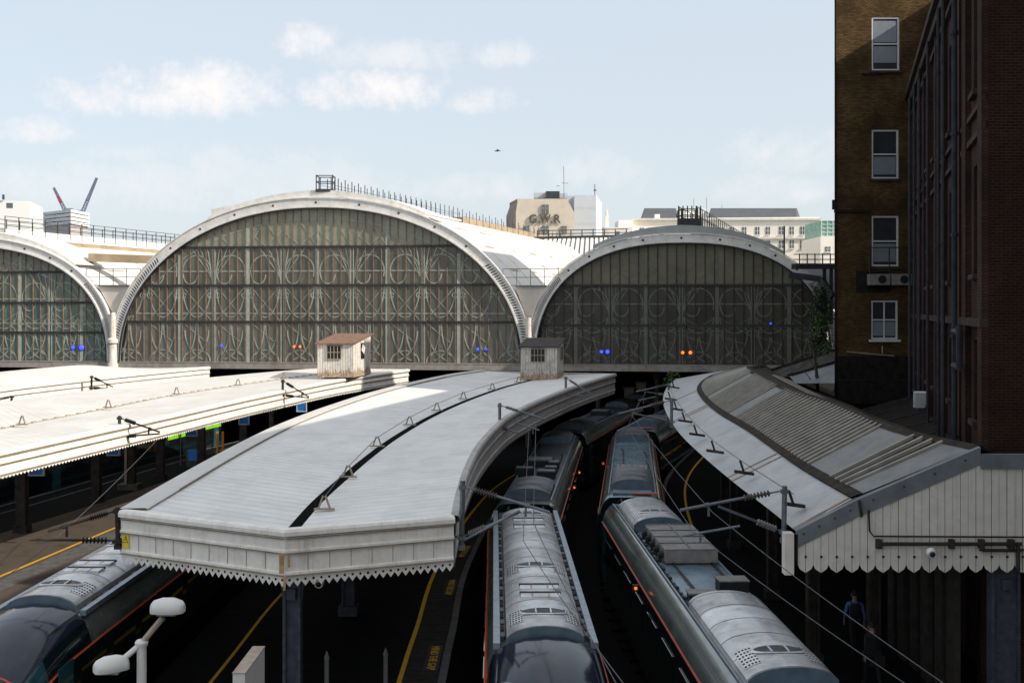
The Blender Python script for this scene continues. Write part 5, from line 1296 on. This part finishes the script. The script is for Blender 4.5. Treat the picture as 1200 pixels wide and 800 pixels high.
wire('contact wire over the centre train, lower of two',[P(738,810,16.5),P(613,633,27.2),P(620,500,45.6),P(688,463,59.6)])
wire('catenary wire over the centre train, upper of two',[P(722,800,17),P(625,612,27.2),P(628,492,45.6),P(690,460,59.6)])
wire('contact wire over the right train, lower of two',[P(1105,830,16.5),P(812,622,27),P(735,500,45.6),P(750,467,61.5)])
wire('catenary wire over the right train, upper of two',[P(1120,810,16.5),P(835,600,27),P(740,486,45.6),P(757,458,61.5)])
wire('contact wire crossing the sunlit platform at the left',[P(-60,715,26),P(55,640,27.2),P(187,512,44.3),P(362,467,58.5)])
g=None
# ------------------------------------------------------------------ platform furniture
t=thing('platform_lamp','white twin-headed lamp post standing in front of the central canopy','lamp post',(P(166,750,20).x,20,.95))
pt=P(166,752,20); g=MB(); g.tube([(pt.x,20,.95),(pt.x,20,pt.z-.4),(pt.x,20,pt.z)],[.10,.085,.085],12); g.lathe([(.11,0),(.12,.06),(.09,.1),(.001,.11)],pt-up(.06),12); part(g,'post',m_lamp,t,True)
for (hx,hy,dy,sgn_) in ((197,713,.0,1),(130,781,-.3,-1)):
    h=P(hx,hy,20+dy); g=MB(); g.tube([pt-up(.02),pt.lerp(h,.8)+up(-.04)],.055,8); part(g,'arm',m_wood if sgn_>0 else m_lamp,t,True)
    dv=(h-pt); dv.z=0; dv.normalize(); g=MB(); sd=Vector((dv.y,-dv.x,0)); rows=[]
    for (f,w,hh) in ((-.30,.10,.10),(-.26,.16,.15),(-.1,.20,.2),(.1,.21,.2),(.24,.16,.15),(.29,.09,.09)):
        c=h+dv*f; rows.append([c+sd*w*math.cos(R(a))+up(hh*max(0,math.sin(R(a)))) for a in range(0,181,20)]+[c-sd*w*.9-up(.06),c+sd*w*.9-up(.06)])
    g.grid(rows,0,closed=True); g.face(rows[0]); g.face(rows[-1]); hd=part(g,'lamp_head',m_lamp,t,True)
    g=MB(); g.box(h-up(.075),(.34,.28,.04)); part(g,'lens',m_glob,hd,local=True)
t=thing('sign_box','narrow white sign box seen edge on, beside the iron column','sign',(P(304,760,21.5).x,22,.95))
q=P(304,757,23.3); g=MB(); g.box((q.x,22.4,q.z-.4),(.24,1.7,.8)); part(g,'box',m_lamp,t); g=MB(); g.box((q.x,22.4,q.z+.012),(.26,1.72,.02)); part(g,'top_board',m_wood,t)
g=MB(); [g.tube([(q.x,y,.95),(q.x,y,q.z-.8)],.05,8) for y in (21.9,22.9)]; part(g,'post',m_galv,t,True)
for x,y,lab in ((383,762,'thin white post with pointed top, left of two below the canopy'),(452,758,'thin white post with pointed top, right of two below the canopy')):
    q=P(x,y,25.2); t=thing('marker_post',lab,'post',(q.x,q.y,.95),'white marker posts'); g=MB(); g.box((q.x,q.y,(q.z+.95)/2-.08),(.09,.09,q.z-.95-.16)); part(g,'shaft',m_cope,t); g=MB(); g.lathe([(.064,0),(.001,.18)],(q.x,q.y,q.z-.17),4); part(g,'tip',m_cope,t)
for x,y,w,h,lab in ((224.5,504,12.5,13,'blue hanging sign left of the lime green carriage panel'),(286,490,11.5,14,'blue hanging sign in front of the lime green carriage panel'),(353.5,476.5,11,11,'blue hanging sign deep under the left canopy near the shed'),(133,527,14,12,'blue hanging sign between the two nearest columns'),(43,552,17,9,'dim blue hanging sign nearest the left edge of the photo')):
    zt=4.35; Y=(CZ-zt)*F/(y-h/2-HZ); a=P(x-w/2,y-h/2,Y); b=P(x+w/2,y+h/2,Y); t=thing('hanging_sign',lab,'sign',((a.x+b.x)/2,Y,a.z),'blue hanging signs under the left canopy')
    ry=Matrix.Rotation(R(10),3,'X'); c=(a+b)/2; g=MB(); g.box(c,(b.x-a.x,.10,a.z-b.z),ry); part(g,'panel',m_blue,t)
    g=MB(); ww,hh=(b.x-a.x)/2,(a.z-b.z)/2
    g.box(c-up(hh),(2*ww+.08,.14,.05)); [g.box(c+Vector((s*ww,0,0)),(.05,.14,2*hh)) for s in (-1,1)]; part(g,'frame',m_sash,t)
    g=MB(); [g.beam(c+Vector((s*ww*.6,0,hh)),c+Vector((s*ww*.6,0,hh+.7)),.03,.03) for s in (-1,1)]; part(g,'hanger',m_orpost,t)
q=PZ(229,546,.95); t=thing('ticket_kiosk','small glazed kiosk with blue poster on the left platform','kiosk',q)
g=MB(); g.box(q+Vector((0,0,.5)),(.9,.9,1.0)); part(g,'base_panel',m_cope,t); g=MB(); g.box(q+Vector((0,-.5,.75)),(.6,.03,.7)); part(g,'poster',m_blue,t)
g=MB()
for x in (-1.0,.6,1.0): g.box(q+Vector((x,.2,1.1)),(.06,.06,2.2))
g.box(q+Vector((0,.2,2.2)),(2.1,.1,.06)); part(g,'frame',m_cope,t)
for x,lab in ((254.5,'orange post left of two beside the kiosk'),(261,'orange post right of two beside the kiosk')):
    q=PZ(x,533,.95); t=thing('bollard_post',lab,'post',q,'orange posts on the left platform'); g=MB(); g.box(q+up(.8),(.13,.13,1.6)); part(g,'shaft',m_orpost,t); g=MB(); g.box(q+up(.05),(.34,.32,.1)); part(g,'base',m_irond,t)
for x,y,h,lab in ((737,455,14,'sunlit pale pillar stub under the shed, left of two'),(751,449,12,'sunlit pale pillar stub under the shed, right of two')):
    q=P(x,y,96); t=thing('pillar',lab,'pillar',(q.x,96,.0),'pale pillars under the shed'); g=MB(); g.box((q.x,96,q.z/2),(.8,.8,q.z)); part(g,'shaft',m_valley,t); g=MB(); g.box((q.x,96,q.z+.06),(1.0,1.0,.12)); part(g,'cap',m_beam,t)

# ------------------------------------------------------------------ people
def skinmesh(name,verts,edges,radii,m,parent,root=0,sub=2):
    me=bpy.data.meshes.new(name); me.from_pydata(verts,edges,[]); o=bpy.data.objects.new(name,me); COL.objects.link(o)
    o.modifiers.new('s','SKIN'); sv=me.skin_vertices[0].data
    for i,r in enumerate(radii): sv[i].radius=(r,r) if not isinstance(r,tuple) else r; sv[i].use_root=(i==root)
    md=o.modifiers.new('d','SUBSURF'); md.levels=sub; md.render_levels=sub
    dg=bpy.context.evaluated_depsgraph_get(); m2=bpy.data.meshes.new_from_object(o.evaluated_get(dg)); m2.name=name; bpy.data.objects.remove(o)
    m2.materials.clear()
    for mm in (m if isinstance(m,list) else [m]): m2.materials.append(mm)
    m2.polygons.foreach_set('use_smooth',[True]*len(m2.polygons))
    o=bpy.data.objects.new(name,m2); COL.objects.link(o); o.parent=parent; return o
def person(label,loc,rz,shirt,stride,bag,height=1.76):
    t=thing('person',label,'person',loc); t.rotation_euler=(0,0,rz); s=height/1.76; t.scale=(s,s,s)
    V=[];Eg=[];Rd=[]
    def add(p,r,par=None):
        V.append(p);Rd.append(r)
        if par is not None: Eg.append((par,len(V)-1))
        return len(V)-1
    pe=add((0,0,.95),(.15,.11)); wa=add((0,0,1.12),(.135,.10),pe); ch=add((0,.01,1.32),(.165,.115),wa); nb=add((0,0,1.46),(.09,.08),ch); nk=add((0,.01,1.53),.052,nb); hd=add((0,.02,1.60),(.075,.085),nk); h2=add((0,.02,1.69),(.078,.095),hd); add((0,.01,1.74),(.05,.06),h2); add((0,.115,1.63),.014,hd)
    for sd in (-1,1):
        hp=add((sd*.09,0,.88),.088,pe); kn=add((sd*.095,stride*sd*.16+.03,.50),.058,hp); an=add((sd*.095,stride*sd*.27-.04,.09),.038,kn); add((sd*.11,stride*sd*.27+.13,.035),(.04,.032),an)
        sh=add((sd*.185,0,1.42),.062,ch); el=add((sd*.25,-.05-stride*sd*.07,1.13),.043,sh); wr=add((sd*.25,.06-stride*sd*.14,.89),.028,el); pm=add((sd*.25,.075-stride*sd*.15,.82),(.028,.04),wr)
        for k in range(4): f=add((sd*.245,.045+.023*k-stride*sd*.15,.765),.0095,pm); add((sd*.235,.05+.023*k-stride*sd*.15,.735-.006*(k in(1,2))),.008,f)
        th=add((sd*.225,.12-stride*sd*.15,.80),.0105,pm); add((sd*.22,.135-stride*sd*.15,.775),.009,th)
    b=skinmesh('body',V,Eg,Rd,[m_skin,shirt,m_suit],t)
    for p in b.data.polygons:
        c=p.center; z=c.z
        arm=abs(c.x)>.19 and z<1.30
        if z>1.505: mi=0
        elif arm and z<.90: mi=0
        elif z<.98 and not arm: mi=2
        else: mi=1
        p.material_index=mi
    g=MB(); n=10; rows=[]
    for i in range(6):
        a=R(-15+21*i); rows.append([Vector((.092*math.cos(a)*math.cos(2*math.pi*k/n),.005+.11*math.cos(a)*math.sin(2*math.pi*k/n)-.018,1.67+.105*math.sin(a))) for k in range(n)])
    g.grid(rows,0,closed=True); g.face(rows[-1]); part(g,'hair',m_hair,t,True,True)
    g=MB()
    for sd in (-1,1): g.box((sd*.033,.105,1.665),(.022,.012,.01)); 
    g.box((0,.108,1.585),(.045,.012,.008)); part(g,'face_features',m_hair,t,local=True)
    g=MB(); [g.box((sd*.088,.01,1.645),(.018,.04,.06)) for sd in (-1,1)]; part(g,'ear',m_skin,t,local=True)
    g=MB(); g.lathe([(.062,0),(.066,.035),(.058,.045)],(0,.008,1.475),14); part(g,'collar',m_sash if not bag else shirt,t,True,True)
    if bag:
        g=MB(); rows=[]
        for z,w,d in ((1.02,.13,.07),(1.06,.155,.10),(1.25,.16,.12),(1.40,.14,.10),(1.45,.10,.06)): rows.append([Vector((w*c_,-.11-d*max(0,s_)*1.0-.01,z)) for c_,s_ in [(math.cos(R(a)),math.sin(R(a))) for a in range(0,181,20)]])
        g.grid(rows); g.face(rows[0]); g.face(rows[-1]); part(g,'backpack',m_suit,t,True,True)
        g=MB(); [g.tube([(sd*.1,-.1,1.44),(sd*.11,.02,1.49),(sd*.115,.13,1.38),(sd*.12,.12,1.2),(sd*.12,-.1,1.08)],.018,6) for sd in (-1,1)]; part(g,'strap',m_suit,t,True,True)
    return t
person('person walking away in a blue shirt with a dark backpack below the gable',(9.85,31.9,.95),R(-6),m_shirt,1,True,1.8)
person('person in a dark suit with a white collar, right of the backpacker',(9.42,29.0,.95),R(8),m_suit,-1,False,1.72)

# bird
t=thing('bird','small grey bird gliding alone in the pale sky','bird',P(583,177,60)); c=t.location.copy()
g=MB(); g.tube([c+Vector((-.16,0,-.01)),c+Vector((-.08,0,0)),c+Vector((.04,0,.01)),c+Vector((.12,0,.02)),c+Vector((.17,0,.01))],[.015,.035,.042,.03,.008],8); part(g,'body',m_bird,t,True)
for s in (-1,1):
    g=MB(); g.face([c+Vector((.06,0,.03)),c+Vector((.03,s*.16,.07)),c+Vector((-.06,s*.30,.05)),c+Vector((-.03,s*.14,.05)),c+Vector((-.04,0,.02))]); part(g,'wing',m_bird,t)

# ------------------------------------------------------------------ light, sky, camera
AZ=R(112); EL=R(33.3)
sv=Vector((math.sin(AZ)*math.cos(EL),math.cos(AZ)*math.cos(EL),math.sin(EL)))
sl=bpy.data.lights.new('sun','SUN'); sl.energy=5.0; sl.angle=R(.53); sl.color=(1,.93,.82); so=bpy.data.objects.new('sun',sl); COL.objects.link(so)
so.rotation_euler=sv.to_track_quat('Z','Y').to_euler(); so.location=(60,-30,60)
w=bpy.data.worlds.new('World'); sc.world=w; w.use_nodes=True; nt=w.node_tree; N=nt.nodes; Lk=nt.links
bg=N['Background']; bg.inputs['Strength'].default_value=.15
sky=N.new('ShaderNodeTexSky'); sky.sky_type='NISHITA'; sky.sun_disc=False; sky.sun_elevation=EL; sky.sun_rotation=AZ; sky.air_density=1.0; sky.dust_density=2.2; sky.ozone_density=1.2; sky.altitude=30
tc=N.new('ShaderNodeTexCoord'); sp=N.new('ShaderNodeSeparateXYZ'); Lk.new(tc.outputs['Generated'],sp.inputs[0])
def M_(op,a,b=None,c=None):
    n=N.new('ShaderNodeMath'); n.operation=op
    for i,v in enumerate((a,b,c)):
        if v is None: continue
        if hasattr(v,'is_output'): Lk.new(v,n.inputs[i])
        else: n.inputs[i].default_value=v
    return n.outputs[0]
yy=M_('MAXIMUM',sp.outputs[1],.02); uu=M_('DIVIDE',sp.outputs[0],yy); vv=M_('DIVIDE',sp.outputs[2],yy)
cb=N.new('ShaderNodeCombineXYZ'); Lk.new(uu,cb.inputs[0]); Lk.new(vv,cb.inputs[1])
n1_=N.new('ShaderNodeTexNoise'); n1_.inputs['Scale'].default_value=16; n1_.inputs['Detail'].default_value=7; n1_.inputs['Roughness'].default_value=.62; Lk.new(cb.outputs[0],n1_.inputs['Vector'])
n2_=N.new('ShaderNodeTexNoise'); n2_.inputs['Scale'].default_value=62; n2_.inputs['Detail'].default_value=9; n2_.inputs['Roughness'].default_value=.66; Lk.new(cb.outputs[0],n2_.inputs['Vector'])
wob=M_('ADD',M_('MULTIPLY',M_('SUBTRACT',n1_.outputs[0],.5),4.8),M_('MULTIPLY',M_('SUBTRACT',n2_.outputs[0],.5),3.6))
tot=None
for (px,py,a,b,s) in ((200,112,100,24,1.0),(260,112,60,18,.7),(130,115,55,18,.6),(360,50,28,17,.7),(430,108,62,19,.85),(455,68,75,14,.4),(565,120,30,12,.55),(595,66,32,11,.45),(45,155,34,14,.6),(170,182,60,10,.25),(555,222,60,14,.3),(250,215,150,30,.28),(690,205,50,18,.3),(930,180,55,20,.38),(905,225,60,14,.3),(100,215,90,22,.3)):
    u0=(px-600)/F; v0=(HZ-py)/F
    a*=1.35; b*=1.45; s=min(1,s*1.3)
    dx=M_('DIVIDE',M_('SUBTRACT',uu,u0),a/F); dv=M_('SUBTRACT',vv,v0)
    dy=M_('DIVIDE',dv,b/F)
    # flatter undersides
    dy=M_('MULTIPLY',dy,M_('ADD',1.0,M_('MULTIPLY',M_('LESS_THAN',dv,0),.35)))
    r2=M_('ADD',M_('MULTIPLY',dx,dx),M_('MULTIPLY',dy,dy))
    v=M_('ADD',M_('SUBTRACT',1.05,r2),wob)
    mr=N.new('ShaderNodeMapRange'); mr.interpolation_type='SMOOTHSTEP'; Lk.new(v,mr.inputs[0]); mr.inputs[1].default_value=-.6; mr.inputs[2].default_value=2.1; mr.inputs[4].default_value=s
    tot=mr.outputs[0] if tot is None else M_('MAXIMUM',tot,mr.outputs[0])
# broken cloud over the rest of the sky
n3=N.new('ShaderNodeTexNoise'); n3.inputs['Scale'].default_value=3.2; n3.inputs['Detail'].default_value=8; n3.inputs['Roughness'].default_value=.6; Lk.new(tc.outputs['Generated'],n3.inputs['Vector'])
rest=N.new('ShaderNodeMapRange'); Lk.new(n3.outputs[0],rest.inputs[0]); rest.inputs[1].default_value=.5; rest.inputs[2].default_value=.68; rest.inputs[4].default_value=.75
hi=N.new('ShaderNodeMapRange'); Lk.new(vv,hi.inputs[0]); hi.inputs[1].default_value=.32; hi.inputs[2].default_value=.55
beh=M_('LESS_THAN',sp.outputs[1],.05); mask=M_('MAXIMUM',hi.outputs[0],beh)
tot=M_('MAXIMUM',tot,M_('MULTIPLY',rest.outputs[0],mask))
haze=N.new('ShaderNodeMix'); haze.data_type='RGBA'; haze.inputs[0].default_value=.66; Lk.new(sky.outputs[0],haze.inputs[6]); haze.inputs[7].default_value=(5.75,6.25,6.65,1)
mx=N.new('ShaderNodeMix'); mx.data_type='RGBA'; Lk.new(tot,mx.inputs[0]); Lk.new(haze.outputs[2],mx.inputs[6]); mx.inputs[7].default_value=(6.85,6.6,6.55,1); Lk.new(mx.outputs[2],bg.inputs['Color'])
cam=bpy.data.cameras.new('camera'); cam.sensor_width=36; cam.lens=36*F/1200; cam.shift_y=-(400-HZ)/1200; cam.clip_end=5000; cam.clip_start=.2
co=bpy.data.objects.new('camera',cam); COL.objects.link(co); co.location=(0,0,CZ); co.rotation_euler=(R(90),0,0); sc.camera=co
sc.view_settings.view_transform='Standard'; sc.view_settings.look='None'; sc.view_settings.exposure=0
sc.render.engine='CYCLES'
